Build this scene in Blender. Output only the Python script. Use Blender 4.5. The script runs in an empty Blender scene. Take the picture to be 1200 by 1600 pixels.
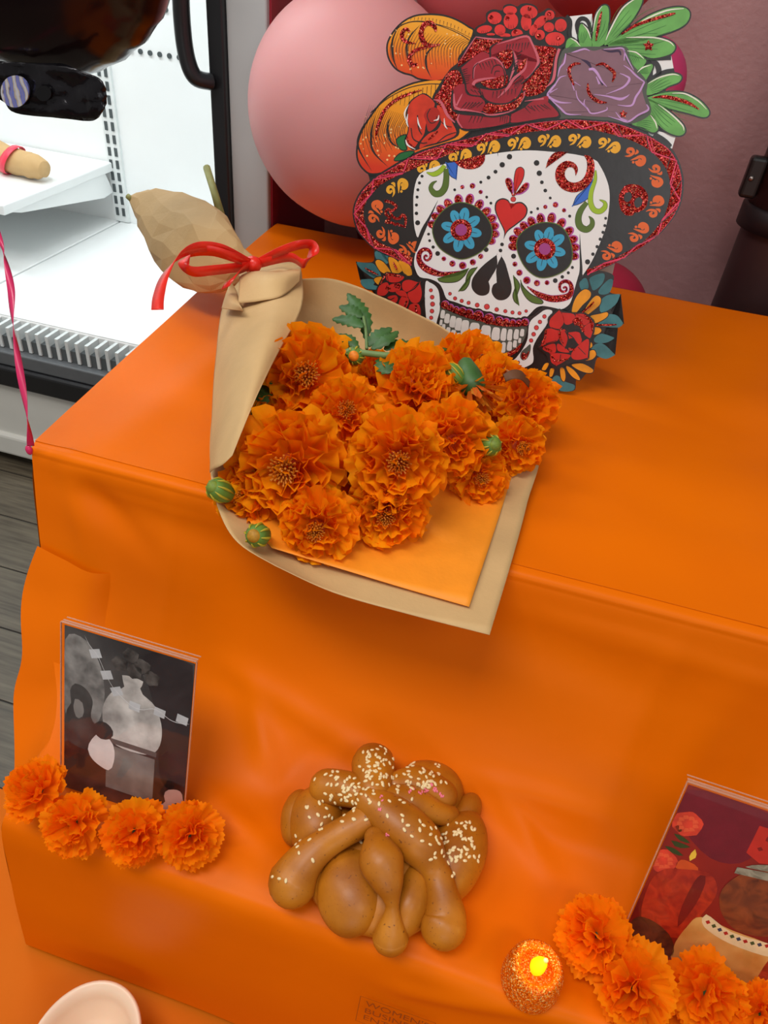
import bpy, bmesh, math, random
from mathutils import Vector, Matrix, Euler, noise

# ------------------------------------------------------------------ scene, camera, light
scene = bpy.context.scene
COL = scene.collection
F_PX = 1150.0                                   # focal length in pixels of the 1200x1600 frame
RX = Vector((0.9569, 0.2406, -0.1629)); RY = Vector((0.2768, -0.5840, 0.7631)); RZ = Vector((0.0885, -0.7753, -0.6254))
CAM = Vector((0.0, 0.0, 1.20))
cam_data = bpy.data.cameras.new('camera')
cam = bpy.data.objects.new('camera', cam_data)
COL.objects.link(cam)
cam_data.sensor_fit = 'VERTICAL'
cam_data.sensor_height = 36.0
cam_data.lens = F_PX / 1600.0 * 36.0
cam_data.clip_start = 0.02
cx = Vector((RX[0], RY[0], RZ[0])).normalized()             # camera right in world
cy = -Vector((RX[1], RY[1], RZ[1])); cy = (cy - cx * cy.dot(cx)).normalized()
cz = cx.cross(cy)
cam.matrix_world = Matrix(((cx.x, cy.x, cz.x, CAM.x), (cx.y, cy.y, cz.y, CAM.y), (cx.z, cy.z, cz.z, CAM.z), (0, 0, 0, 1)))
scene.camera = cam
scene.view_settings.view_transform = 'Standard'
scene.view_settings.look = 'None'
scene.view_settings.gamma = 1.0
scene.view_settings.use_curve_mapping = False
scene.view_settings.exposure = 0.0

world = bpy.data.worlds.new('store_ambient')
scene.world = world
world.use_nodes = True
wn = world.node_tree.nodes
wn['Background'].inputs[0].default_value = (1.0, 0.97, 0.93, 1)
wn['Background'].inputs[1].default_value = 0.30

def area(name, loc, target, sx, sy, power, color=(1, 1, 1)):
    d = bpy.data.lights.new(name, 'AREA'); d.shape = 'RECTANGLE'; d.size = sx; d.size_y = sy
    d.energy = power; d.color = color
    o = bpy.data.objects.new(name, d); COL.objects.link(o)
    o.location = loc
    o.rotation_euler = (Vector(target) - Vector(loc)).to_track_quat('-Z', 'Y').to_euler()
    return o
area('ceiling_lamp', (-0.55, -0.35, 2.75), (-0.55, -0.35, 0), 1.2, 0.6, 30, (1.0, 0.97, 0.93))
area('ceiling_lamp', (1.3, -0.9, 2.75), (1.3, -0.9, 0), 1.2, 0.6, 16, (1.0, 0.96, 0.91))
area('ceiling_lamp', (-1.9, 0.3, 2.75), (-1.9, 0.3, 0), 1.2, 0.6, 18, (1.0, 0.97, 0.93))
area('rear_sheen_light', (0.95, -3.2, 1.75), (0.1, 0.9, 0.95), 1.7, 1.4, 15, (0.95, 0.98, 1.0))  # unseen source behind the camera, added for the sheen on the hat

# ------------------------------------------------------------------ pixel of the photograph -> point on a real plane
def ray(px, py):
    c = Vector(((px - 600) / F_PX, (py - 800) / F_PX, 1.0))
    return Vector((RX.dot(c), RY.dot(c), RZ.dot(c)))
def WZ(px, py, z):
    r = ray(px, py); return CAM + r * ((z - CAM.z) / r.z)
def WY(px, py, y):
    r = ray(px, py); return CAM + r * ((y - CAM.y) / r.y)

# ------------------------------------------------------------------ materials
MATS = {}
def lin(c):
    return tuple(((v / 255.0) / 12.92 if v / 255.0 <= 0.04045 else ((v / 255.0 + 0.055) / 1.055) ** 2.4) for v in c)
def new_mat(name):
    m = bpy.data.materials.new(name); m.use_nodes = True
    MATS[name] = m
    nt = m.node_tree
    return m, nt, nt.nodes['Principled BSDF']
def setp(b, **k):
    for key, v in k.items():
        key = key.replace('_', ' ')
        if key in b.inputs: b.inputs[key].default_value = v
def mat(name, rgb, rough=0.5, noise_amt=0.06, noise_scale=40.0, bump=0.0, bump_scale=200.0, **kw):
    """plain procedural material: a base colour broken up by noise, optional bump"""
    if name in MATS: return MATS[name]
    m, nt, b = new_mat(name)
    N, L = nt.nodes, nt.links
    c = lin(rgb)
    tc = N.new('ShaderNodeTexCoord')
    nz = N.new('ShaderNodeTexNoise'); nz.inputs['Scale'].default_value = noise_scale; nz.inputs['Detail'].default_value = 3
    L.new(tc.outputs['Object'], nz.inputs['Vector'])
    rp = N.new('ShaderNodeValToRGB')
    rp.color_ramp.elements[0].position = 0.3; rp.color_ramp.elements[1].position = 0.7
    rp.color_ramp.elements[0].color = tuple(v * (1 - noise_amt) for v in c) + (1,)
    rp.color_ramp.elements[1].color = tuple(min(1, v * (1 + noise_amt)) for v in c) + (1,)
    L.new(nz.outputs[0], rp.inputs[0]); L.new(rp.outputs[0], b.inputs['Base Color'])
    setp(b, Roughness=rough, **kw)
    if bump:
        n2 = N.new('ShaderNodeTexNoise'); n2.inputs['Scale'].default_value = bump_scale; n2.inputs['Detail'].default_value = 4
        L.new(tc.outputs['Object'], n2.inputs['Vector'])
        bp = N.new('ShaderNodeBump'); bp.inputs['Strength'].default_value = bump; bp.inputs['Distance'].default_value = 0.002
        L.new(n2.outputs[0], bp.inputs['Height']); L.new(bp.outputs[0], b.inputs['Normal'])
    return m
def varied(name, rgb1, rgb2, rough=0.55, **kw):
    """colour varies from object to object (petals) and a little along the piece"""
    if name in MATS: return MATS[name]
    m, nt, b = new_mat(name)
    N, L = nt.nodes, nt.links
    oi = N.new('ShaderNodeObjectInfo')
    tc = N.new('ShaderNodeTexCoord')
    nz = N.new('ShaderNodeTexNoise'); nz.inputs['Scale'].default_value = 70; nz.inputs['Detail'].default_value = 2
    L.new(tc.outputs['Object'], nz.inputs['Vector'])
    ad = N.new('ShaderNodeMath'); ad.operation = 'MULTIPLY_ADD'; ad.inputs[1].default_value = 0.6
    L.new(oi.outputs['Random'], ad.inputs[0]); 
    ml = N.new('ShaderNodeMath'); ml.operation = 'MULTIPLY'; ml.inputs[1].default_value = 0.45
    L.new(nz.outputs[0], ml.inputs[0]); L.new(ml.outputs[0], ad.inputs[2])
    rp = N.new('ShaderNodeValToRGB')
    rp.color_ramp.elements[0].color = lin(rgb1) + (1,); rp.color_ramp.elements[1].color = lin(rgb2) + (1,)
    rp.color_ramp.elements[0].position = 0.15; rp.color_ramp.elements[1].position = 0.85
    L.new(ad.outputs[0], rp.inputs[0]); L.new(rp.outputs[0], b.inputs['Base Color'])
    setp(b, Roughness=rough, **kw)
    tl = N.new('ShaderNodeBsdfTranslucent'); L.new(rp.outputs[0], tl.inputs[0])
    mx = N.new('ShaderNodeMixShader'); mx.inputs[0].default_value = 0.38
    L.new(b.outputs[0], mx.inputs[1]); L.new(tl.outputs[0], mx.inputs[2]); L.new(mx.outputs[0], N['Material Output'].inputs['Surface'])
    return m
def glitter(name, dark, bright, scale=900.0, hot=(255, 150, 110), metal=0.45):
    if name in MATS: return MATS[name]
    m, nt, b = new_mat(name)
    N, L = nt.nodes, nt.links
    tc = N.new('ShaderNodeTexCoord')
    vo = N.new('ShaderNodeTexVoronoi'); vo.inputs['Scale'].default_value = scale
    L.new(tc.outputs['Object'], vo.inputs['Vector'])
    sp = N.new('ShaderNodeSeparateColor'); L.new(vo.outputs['Color'], sp.inputs[0])
    rp = N.new('ShaderNodeValToRGB')
    e = rp.color_ramp.elements
    e[0].position = 0.1; e[0].color = lin(dark) + (1,)
    e[1].position = 0.8; e[1].color = lin(bright) + (1,)
    h = e.new(0.95); h.color = lin(hot) + (1,)
    L.new(sp.outputs[0], rp.inputs[0]); L.new(rp.outputs[0], b.inputs['Base Color'])
    # every flake is tilted its own way
    mp = N.new('ShaderNodeVectorMath'); mp.operation = 'MULTIPLY_ADD'
    mp.inputs[1].default_value = (1.3, 1.3, 1.3); mp.inputs[2].default_value = (-0.65, -0.65, -0.65)
    L.new(vo.outputs['Color'], mp.inputs[0])
    ge = N.new('ShaderNodeNewGeometry')
    ad = N.new('ShaderNodeVectorMath'); ad.operation = 'ADD'
    L.new(ge.outputs['Normal'], ad.inputs[0]); L.new(mp.outputs[0], ad.inputs[1])
    nm = N.new('ShaderNodeVectorMath'); nm.operation = 'NORMALIZE'
    L.new(ad.outputs[0], nm.inputs[0]); L.new(nm.outputs[0], b.inputs['Normal'])
    setp(b, Roughness=0.25, Metallic=metal)
    return m
def gradient_mat(name, stops, axis=2, lo=0.0, hi=1.0, rough=0.4):
    """printed colour that runs along one axis of the piece"""
    if name in MATS: return MATS[name]
    m, nt, b = new_mat(name)
    N, L = nt.nodes, nt.links
    tc = N.new('ShaderNodeTexCoord'); sx = N.new('ShaderNodeSeparateXYZ')
    L.new(tc.outputs['Object'], sx.inputs[0])
    mr = N.new('ShaderNodeMapRange'); mr.inputs[1].default_value = lo; mr.inputs[2].default_value = hi
    L.new(sx.outputs[axis], mr.inputs[0])
    rp = N.new('ShaderNodeValToRGB'); e = rp.color_ramp.elements
    e[0].position = stops[0][0]; e[0].color = lin(stops[0][1]) + (1,)
    e[1].position = stops[-1][0]; e[1].color = lin(stops[-1][1]) + (1,)
    for p, c in stops[1:-1]:
        k = e.new(p); k.color = lin(c) + (1,)
    L.new(mr.outputs[0], rp.inputs[0]); L.new(rp.outputs[0], b.inputs['Base Color'])
    setp(b, Roughness=rough)
    return m
def emit(name, rgb, strength):
    if name in MATS: return MATS[name]
    m, nt, b = new_mat(name)
    setp(b, Base_Color=lin(rgb) + (1,), Emission_Color=lin(rgb) + (1,), Emission_Strength=strength)
    return m

# ------------------------------------------------------------------ object helpers
def link(o, parent=None):
    COL.objects.link(o)
    if parent is not None: o.parent = parent
    return o
def obj(name, verts, faces, m, parent=None, smooth=True):
    me = bpy.data.meshes.new(name)
    me.from_pydata([tuple(v) for v in verts], [], faces)
    me.materials.append(m)
    if smooth: me.polygons.foreach_set('use_smooth', [True] * len(me.polygons))
    me.update()
    return link(bpy.data.objects.new(name, me), parent)
def tag(o, label, cat, group=None):
    o['label'] = label; o['category'] = cat
    if group: o['group'] = group
    return o
def thing(name, label, cat, loc=(0, 0, 0), rot=(0, 0, 0), group=None):
    o = bpy.data.objects.new(name, None); o.empty_display_size = 0.02
    COL.objects.link(o); o.location = loc; o.rotation_euler = rot
    return tag(o, label, cat, group)
def struct(o):
    o['kind'] = 'structure'; return o
def box_vf(x0, x1, y0, y1, z0, z1):
    v = [(x0, y0, z0), (x1, y0, z0), (x1, y1, z0), (x0, y1, z0), (x0, y0, z1), (x1, y0, z1), (x1, y1, z1), (x0, y1, z1)]
    f = [(3, 2, 1, 0), (4, 5, 6, 7), (0, 1, 5, 4), (1, 2, 6, 5), (2, 3, 7, 6), (3, 0, 4, 7)]
    return v, f
def box(name, x0, x1, y0, y1, z0, z1, m, parent=None, bevel=0.0):
    v, f = box_vf(x0, x1, y0, y1, z0, z1)
    o = obj(name, v, f, m, parent, smooth=False)
    if bevel:
        md = o.modifiers.new('bevel', 'BEVEL'); md.width = bevel; md.segments = 3
    return o
def solid(o, t, offset=-1.0):
    md = o.modifiers.new('solid', 'SOLIDIFY'); md.thickness = t; md.offset = offset
    return o
def cr(p0, p1, p2, p3, t):
    return 0.5 * ((2 * p1) + (p2 - p0) * t + (2 * p0 - 5 * p1 + 4 * p2 - p3) * t * t + (3 * p1 - p0 - 3 * p2 + p3) * t ** 3)
def spline(pts, n, closed=False):
    """Catmull-Rom through pts, n samples per span"""
    out = []; k = len(pts)
    spans = k if closed else k - 1
    for i in range(spans):
        if closed: a, b, c, d = pts[i - 1], pts[i], pts[(i + 1) % k], pts[(i + 2) % k]
        else: a, b, c, d = pts[max(i - 1, 0)], pts[i], pts[i + 1], pts[min(i + 2, k - 1)]
        for j in range(n): out.append(cr(a, b, c, d, j / n))
    if not closed: out.append(pts[-1])
    return out
def patch_grid(grid, nu, nv):
    """smooth surface through a grid of 3D points"""
    rows = [spline([Vector(p) for p in r], nu) for r in grid]
    cols = len(rows[0])
    res = [spline([r[c] for r in rows], nv) for c in range(cols)]
    R_ = len(res[0])
    verts = [res[c][r] for r in range(R_) for c in range(cols)]
    faces = [(r * cols + c, r * cols + c + 1, (r + 1) * cols + c + 1, (r + 1) * cols + c) for r in range(R_ - 1) for c in range(cols - 1)]
    return verts, faces
def tube_vf(path, radii, seg=10, cap=True, flat=1.0, up=Vector((0, 0, 1))):
    verts, faces = [], []
    n = len(path)
    for i in range(n):
        d = (path[min(i + 1, n - 1)] - path[max(i - 1, 0)])
        if d.length < 1e-9: d = Vector((0, 0, 1))
        d.normalize()
        s = d.cross(up)
        if s.length < 1e-4: s = d.cross(Vector((0, 1, 0)))
        s.normalize(); t = s.cross(d)
        for k in range(seg):
            a = 2 * math.pi * k / seg
            verts.append(path[i] + s * (math.cos(a) * radii[i]) + t * (math.sin(a) * radii[i] * flat))
    for i in range(n - 1):
        for k in range(seg):
            a = i * seg + k; b = i * seg + (k + 1) % seg
            faces.append((a, b, b + seg, a + seg))
    if cap:
        faces.append(tuple(range(seg - 1, -1, -1)))
        faces.append(tuple((n - 1) * seg + k for k in range(seg)))
    return verts, faces
def lathe_vf(profile, seg=40, close_ends=True):
    verts, faces = [], []
    for r, z in profile:
        for k in range(seg):
            a = 2 * math.pi * k / seg
            verts.append((r * math.cos(a), r * math.sin(a), z))
    n = len(profile)
    for i in range(n - 1):
        for k in range(seg):
            a = i * seg + k; b = i * seg + (k + 1) % seg
            faces.append((a, b, b + seg, a + seg))
    if close_ends:
        faces.append(tuple(range(seg - 1, -1, -1)))
        faces.append(tuple((n - 1) * seg + k for k in range(seg)))
    return verts, faces
def merge(*vfs):
    V, Fc = [], []
    for v, f in vfs:
        o = len(V); V += list(v); Fc += [tuple(i + o for i in q) for q in f]
    return V, Fc
def ellipsoid_vf(c, r, seg=24, rings=14, rot=None):
    v, f = [], []
    prof = [(math.sin(math.pi * i / rings), -math.cos(math.pi * i / rings)) for i in range(rings + 1)]
    for s_, z_ in prof:
        for k in range(seg):
            a = 2 * math.pi * k / seg
            p = Vector((r[0] * s_ * math.cos(a), r[1] * s_ * math.sin(a), r[2] * z_))
            if rot: p = rot @ p
            v.append(Vector(c) + p)
    for i in range(rings):
        for k in range(seg):
            a = i * seg + k; b = i * seg + (k + 1) % seg
            f.append((a, b, b + seg, a + seg))
    return v, f

# ------------------------------------------------------------------ the setting
random.seed(5)
def floor_material():
    m, nt, b = new_mat('grey_wood_floor')
    N, L = nt.nodes, nt.links
    tc = N.new('ShaderNodeTexCoord'); mp = N.new('ShaderNodeMapping'); mp.inputs['Scale'].default_value = (3, 40, 1)
    oi = N.new('ShaderNodeObjectInfo')
    L.new(tc.outputs['Object'], mp.inputs[0]); L.new(oi.outputs['Random'], mp.inputs['Location'])
    nz = N.new('ShaderNodeTexNoise'); nz.inputs['Scale'].default_value = 3; nz.inputs['Detail'].default_value = 6
    L.new(mp.outputs[0], nz.inputs[0])
    rp = N.new('ShaderNodeValToRGB'); rp.color_ramp.elements[0].position = 0.3; rp.color_ramp.elements[1].position = 0.75
    rp.color_ramp.elements[0].color = lin((66, 58, 46)) + (1,); rp.color_ramp.elements[1].color = lin((104, 95, 78)) + (1,)
    L.new(nz.outputs[0], rp.inputs[0]); L.new(rp.outputs[0], b.inputs['Base Color'])
    setp(b, Roughness=0.45)
    return m
M_FLOOR = floor_material()
M_WALL = mat('mauve_wall_paint', (186, 138, 138), 0.55, 0.04, 8, bump=0.9, bump_scale=75)
floor = struct(box('floor', -2.6, 2.2, -1.6, 2.4, -0.05, -0.002, mat('dark_subfloor', (40, 36, 32), 0.7)))
pv, pf = box_vf(0, 1.196, 0, 0.146, -0.003, 0.0)
pme = bpy.data.meshes.new('floor_plank'); pme.from_pydata(pv, [], pf); pme.materials.append(M_FLOOR)
row = 0
yy = -0.7
while yy < 1.30:
    xx = -2.3 + (row * 0.47) % 1.2 - 1.2
    while xx < 0.6:
        if xx + 1.2 > -2.3:
            o = bpy.data.objects.new('plank', pme); link(o, floor); o.location = (xx, yy, 0.0)
        xx += 1.2
    yy += 0.15; row += 1
wall = struct(box('wall_back', -0.62, 2.2, 1.60, 1.72, 0.0, 2.9, M_WALL))
M_BASEB = mat('dark_baseboard', (60, 48, 46), 0.5)
struct(box('baseboard_back', -0.55, 2.2, 1.585, 1.60, 0.0, 0.1, M_BASEB))

# ------------------------------------------------------------------ refrigerated display case
M_CWHITE = mat('case_white_enamel', (236, 240, 240), 0.35, 0.015, 6)
M_CGREY = mat('case_grey_frame', (186, 190, 190), 0.45, 0.03, 10)
M_CBLK = mat('case_black_plastic', (26, 27, 30), 0.35)
M_CRED = mat('case_burgundy_side', (150, 36, 50), 0.12, 0.04, 5)
M_CBASE = mat('case_base_white', (205, 205, 198), 0.5, 0.03, 10)
M_SLOT = mat('slot_dark', (70, 78, 80), 0.6)
case = thing('display_cooler', 'tall white lit display cooler with black door handle beside the table', 'cooler', (-1.4, 1.28, 0))
def cbox(name, x0, x1, y0, y1, z0, z1, m, parent=None, bevel=0.0):
    p = parent or case
    o = box(name, x0 + 1.4, x1 + 1.4, y0 - 1.28, y1 - 1.28, z0, z1, m, p, bevel)
    return o
cbox('back_wall', -2.24, -0.66, 2.05, 2.09, 0.30, 1.95, M_CWHITE)
cbox('side_wall', -0.66, -0.56, 1.34, 2.09, 0.0, 2.0, M_CWHITE)
cbox('side_wall', -2.30, -2.24, 1.30, 2.09, 0.0, 2.0, M_CWHITE)
cbox('roof', -2.30, -0.56, 1.30, 2.09, 1.95, 2.05, M_CWHITE)
cbox('side_panel', -0.56, -0.552, 1.301, 2.05, 0.0, 2.05, M_CRED)
cbox('front_post', -0.622, -0.552, 1.285, 1.300, 0.0, 2.05, M_CGREY, bevel=0.004)
cbox('corner_trim', -0.556, -0.548, 1.296, 1.32, 0.0, 2.05, M_CRED)
cbox('door_gasket', -0.650, -0.622, 1.272, 1.34, 0.36, 1.95, M_CBLK, bevel=0.004)
cbox('floor_pan', -1.372, -0.66, 1.34, 2.05, 0.375, 0.398, M_CWHITE, bevel=0.004)
cbox('floor_pan', -2.24, -1.378, 1.34, 2.05, 0.375, 0.398, M_CWHITE, bevel=0.004)
cbox('base', -2.30, -0.56, 1.285, 2.05, 0.06, 0.250, M_CBASE, bevel=0.01)
cbox('kick_lip', -2.30, -0.56, 1.272, 1.30, 0.035, 0.10, M_CBASE, bevel=0.01)
cbox('front_rail', -2.30, -0.60, 1.268, 1.34, 0.250, 0.305, M_CBLK, bevel=0.008)
cbox('rail_step', -2.30, -0.60, 1.278, 1.34, 0.305, 0.340, mat('rail_grey', (92, 96, 99), 0.4), bevel=0.004)
cbox('grille_back', -2.24, -0.65, 1.300, 1.345, 0.340, 0.370, mat('grille_grey', (80, 86, 88), 0.6))  # dark grey backing behind the white fins
M_FIN = mat('grille_fin_white', (214, 220, 220), 0.4)
fv, ff = box_vf(0, 0.008, 0, 0.05, 0, 0.052)
fme = bpy.data.meshes.new('grille_fin'); fme.from_pydata(fv, [], ff); fme.materials.append(M_FIN)
x = -2.23
while x < -0.67:
    o = bpy.data.objects.new('grille_fin', fme); link(o, case); o.location = (x + 1.4, 1.296 - 1.28, 0.342); x += 0.0255
cbox('grille_lip', -2.24, -0.65, 1.342, 1.36, 0.345, 0.400, M_CWHITE)
# slotted uprights on the back wall
cbox('slotted_upright', -1.386, -1.340, 2.040, 2.052, 0.40, 1.95, mat('upright_white', (222, 228, 228), 0.35))
sv, sf = box_vf(-0.0045, 0.0045, -0.001, 0.004, -0.0115, 0.0115)
sme = bpy.data.meshes.new('slot'); sme.from_pydata(sv, [], sf); sme.materials.append(M_SLOT)
z = 0.43
while z < 1.3:
    for sx_ in (-1.3745, -1.3535):
        o = bpy.data.objects.new('slot', sme); link(o, case); o.location = (sx_ + 1.4, 2.0385 - 1.28, z)
    z += 0.034
hv, hf = lathe_vf([(0.0001, 0), (0.0065, 0), (0.0065, 0.004), (0.0001, 0.004)], 10, False)
hme = bpy.data.meshes.new('hole'); hme.from_pydata(hv, [], hf); hme.materials.append(M_SLOT)
for z, xs in ((0.865, [-1.330 + i * 0.0285 for i in range(8)]), (0.968, [-1.33 + i * 0.0285 for i in range(8)])):
    for x in xs:
        o = bpy.data.objects.new('hole', hme); link(o, case); o.location = (x + 1.4, 2.0495 - 1.28, z); o.rotation_euler = (math.pi / 2, 0, 0)
# shelf of the left bay with its bracket
sh = cbox('shelf', -2.24, -1.372, 1.56, 2.045, 0.545, 0.570, M_CWHITE, bevel=0.004)
bv = [(0.0, 0, 0), (0.0, 0.42, 0.0), (0.0, 0.45, -0.06), (0.0, 0.40, -0.065), (0.0, 0.04, -0.012)]
bracket_v = [(p[0] + dx, 2.04 - p[1] if False else p[1], p[2]) for dx in (0, 0.012) for p in bv]
bfaces = [(0, 1, 2, 3, 4), (9, 8, 7, 6, 5)] + [(i, 5 + i, 5 + (i + 1) % 5, (i + 1) % 5) for i in range(5)]
o = obj('shelf_bracket', [(v[0] - 1.392 + 1.4, v[1] + 1.59 - 1.28, v[2] + 0.545) for v in bracket_v], bfaces, M_CWHITE, case, smooth=False)
# door handle, a black loop
hp = [WY(283, -140, 1.245), WY(282, -30, 1.245), WY(285, 40, 1.245), WY(292, 90, 1.245), WY(305, 120, 1.25), WY(330, 128, 1.27)]
hp = spline([Vector(p) - Vector((-1.4, 1.28, 0)) for p in hp], 8)
v, f = tube_vf(hp, [0.0125] * len(hp), 12, flat=1.3, up=Vector((0, 1, 0)))
obj('door_handle', v, f, M_CBLK, case)
lv, lf = box_vf(-0.7, 0.6, 0.10, 0.16, 1.925, 1.945)
obj('light_tube', lv, lf, emit('cooler_tube_light', (235, 248, 255), 3.0), case, smooth=False)
area('cooler_lamp', (-1.45, 1.44, 1.90), (-1.40, 1.80, 0.4), 1.4, 0.10, 10.5, (0.92, 0.98, 1.0))

# ------------------------------------------------------------------ table, step box and the plastic tablecloths
M_WOODBOX = mat('plain_board', (150, 120, 90), 0.7)
def cloth_material(name, rgb, rough=0.42):
    m, nt, b = new_mat(name)
    N, L = nt.nodes, nt.links
    tc = N.new('ShaderNodeTexCoord')
    nz = N.new('ShaderNodeTexNoise'); nz.inputs['Scale'].default_value = 5; nz.inputs['Detail'].default_value = 2
    L.new(tc.outputs['Object'], nz.inputs['Vector'])
    rp = N.new('ShaderNodeValToRGB'); rp.color_ramp.elements[0].position = 0.3; rp.color_ramp.elements[1].position = 0.7
    c = lin(rgb)
    rp.color_ramp.elements[0].color = (c[0] * 0.95, c[1] * 0.92, c[2], 1); rp.color_ramp.elements[1].color = (min(1, c[0] * 1.03), c[1] * 1.06, c[2], 1)
    L.new(nz.outputs[0], rp.inputs[0]); L.new(rp.outputs[0], b.inputs['Base Color'])
    n2 = N.new('ShaderNodeTexNoise'); n2.inputs['Scale'].default_value = 11; n2.inputs['Detail'].default_value = 3
    L.new(tc.outputs['Object'], n2.inputs['Vector'])
    bp = N.new('ShaderNodeBump'); bp.inputs['Strength'].default_value = 0.25; bp.inputs['Distance'].default_value = 0.006
    L.new(n2.outputs[0], bp.inputs['Height']); L.new(bp.outputs[0], b.inputs['Normal'])
    setp(b, Roughness=rough, Specular_IOR_Level=0.10)
    return m
M_CLOTH = cloth_material('orange_plastic_sheet', (228, 108, 0))

prof = [(1.318, 0.58), (1.312, 0.66), (1.303, 0.73), (1.288, 0.7405), (1.10, 0.7405), (0.80, 0.7405), (0.56, 0.7405), (0.532, 0.7400),
        (0.521, 0.733), (0.514, 0.70), (0.500, 0.645), (0.482, 0.595), (0.458, 0.553), (0.428, 0.522), (0.395, 0.504), (0.36, 0.495),
        (0.31, 0.4905), (0.283, 0.4895), (0.270, 0.485), (0.263, 0.465), (0.258, 0.42), (0.250, 0.34), (0.243, 0.245)]
xl_pts = [-0.535, -0.538, -0.542, -0.543, -0.535, -0.515, -0.497, -0.494,
          -0.492, -0.492, -0.490, -0.483, -0.470, -0.448, -0.424, -0.408,
          -0.400, -0.400, -0.400, -0.402, -0.405, -0.410, -0.414]
P3 = spline([Vector((p[0], p[1], xl)) for p, xl in zip(prof, xl_pts)], 9)
XS = 190
def ridge(d, w): return math.exp(-(d / w) ** 2)
def seg_d(px_, py_, a, b):
    """distance to a segment and position along it"""
    ax, ay = a; bx_, by_ = b
    dx, dy = bx_ - ax, by_ - ay
    t = max(0, min(1, ((px_ - ax) * dx + (py_ - ay) * dy) / (dx * dx + dy * dy)))
    return math.hypot(px_ - ax - dx * t, py_ - ay - dy * t), t
verts = []
arc = [0.0]
for i in range(1, len(P3)): arc.append(arc[-1] + (P3[i] - P3[i - 1]).length)
# creases, as (x, arc) segments: the depth, the width
i_top = min(range(len(P3)), key=lambda i: abs(P3[i].x - 0.521) + abs(P3[i].y - 0.733)); s_edge = arc[i_top]
creases = [((-0.44, s_edge + 0.02), (-0.36, s_edge + 0.075), -0.006, 0.016), ((0.24, s_edge + 0.05), (0.20, s_edge + 0.24), 0.004, 0.02), ((-0.06, s_edge + 0.05), (0.30, s_edge + 0.10), -0.004, 0.03), ((0.06, s_edge + 0.235), (0.12, s_edge + 0.30), 0.006, 0.012), ((-0.22, s_edge + 0.20), (-0.17, s_edge + 0.30), 0.006, 0.014), ((0.0, s_edge + 0.46), (0.14, s_edge + 0.415), 0.004, 0.012), ((0.10, s_edge - 0.45), (0.40, s_edge - 0.38), 0.002, 0.012),
           ((-0.42, s_edge - 0.05), (-0.36, s_edge - 0.62), 0.006, 0.030), ((-0.33, s_edge + 0.01), (-0.335, s_edge + 0.20), 0.0022, 0.006),
           ((-0.25, s_edge + 0.185), (-0.06, s_edge + 0.245), 0.006, 0.016), ((-0.17, s_edge + 0.33), (-0.13, s_edge + 0.23), -0.006, 0.02),
           ((0.03, s_edge + 0.225), (0.16, s_edge + 0.225), 0.005, 0.014), ((0.10, s_edge + 0.27), (0.19, s_edge + 0.26), -0.005, 0.022),
           ((-0.23, s_edge + 0.33), (-0.12, s_edge + 0.375), 0.004, 0.012),
           ((-0.40, s_edge + 0.385), (0.20, s_edge + 0.395), 0.004, 0.020), ((0.02, s_edge + 0.42), (0.35, s_edge + 0.40), 0.004, 0.018),
           ((0.02, s_edge - 0.22), (0.60, s_edge - 0.30), 0.003, 0.012), ((0.0, s_edge - 0.09), (0.45, s_edge - 0.13), 0.003, 0.03),
           ((0.18, s_edge), (0.16, s_edge + 0.22), 0.002, 0.008), ((0.0, s_edge + 0.03), (0.5, s_edge + 0.045), 0.002, 0.014),
           ((-0.46, s_edge + 0.03), (-0.10, s_edge + 0.06), -0.004, 0.02), ((-0.45, s_edge - 0.0), (-0.42, s_edge + 0.12), 0.006, 0.02)]
for i, p in enumerate(P3):
    a = P3[max(i - 1, 0)]; b = P3[min(i + 1, len(P3) - 1)]
    ty, tz = b.x - a.x, b.y - a.y
    L_ = math.hypot(ty, tz) or 1
    ny, nz_ = tz / L_, -ty / L_
    if nz_ < 0 and abs(ty) > abs(tz): ny, nz_ = -ny, -nz_
    if ny > 0 and abs(tz) > abs(ty): ny, nz_ = -ny, -nz_
    for k in range(XS + 1):
        t = k / XS
        t = t ** 1.15
        x = p.z + (1.15 - p.z) * t
        s = arc[i]
        d = 0.0
        for A, B, depth, w in creases:
            dd, tt = seg_d(x, s, A, B)
            if dd < 3 * w: d += depth * ridge(dd, w) * (0.35 + 0.65 * math.sin(math.pi * min(1, max(0, tt)) ** 0.8))
        nzv = noise.noise(Vector((x * 5.0, s * 5.0, 0.3)))
        nz2 = noise.noise(Vector((x * 14.0, s * 9.0, 3.3)))
        drape = 1.0 if s > s_edge + 0.02 else 0.35
        low = max(0, min(1, (s - s_edge - 0.12) / 0.1)) * max(0, min(1, (s_edge + 0.42 - s) / 0.1))
        d += drape * (0.0028 * nzv + 0.0008 * nz2) + low * 0.003 * noise.noise(Vector((x * 9, s * 13, 7.7)))
        if s < s_edge: d = max(d, -0.0025) + 0.0015
        verts.append((x, p.x + ny * d, p.y + nz_ * d))
W_ = XS + 1
faces = [(i * W_ + k, i * W_ + k + 1, (i + 1) * W_ + k + 1, (i + 1) * W_ + k) for i in range(len(P3) - 1) for k in range(XS)]
tc_thing = thing('tablecloth', 'shiny orange plastic tablecloth draped over the table and its lower step', 'tablecloth', (0, 0.26, 0.24))
def to_tc(vs): return [(v[0], v[1] - 0.26, v[2] - 0.24) for v in vs]
obj('cloth_sheet', to_tc(verts), faces, M_CLOTH, tc_thing)
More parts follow.
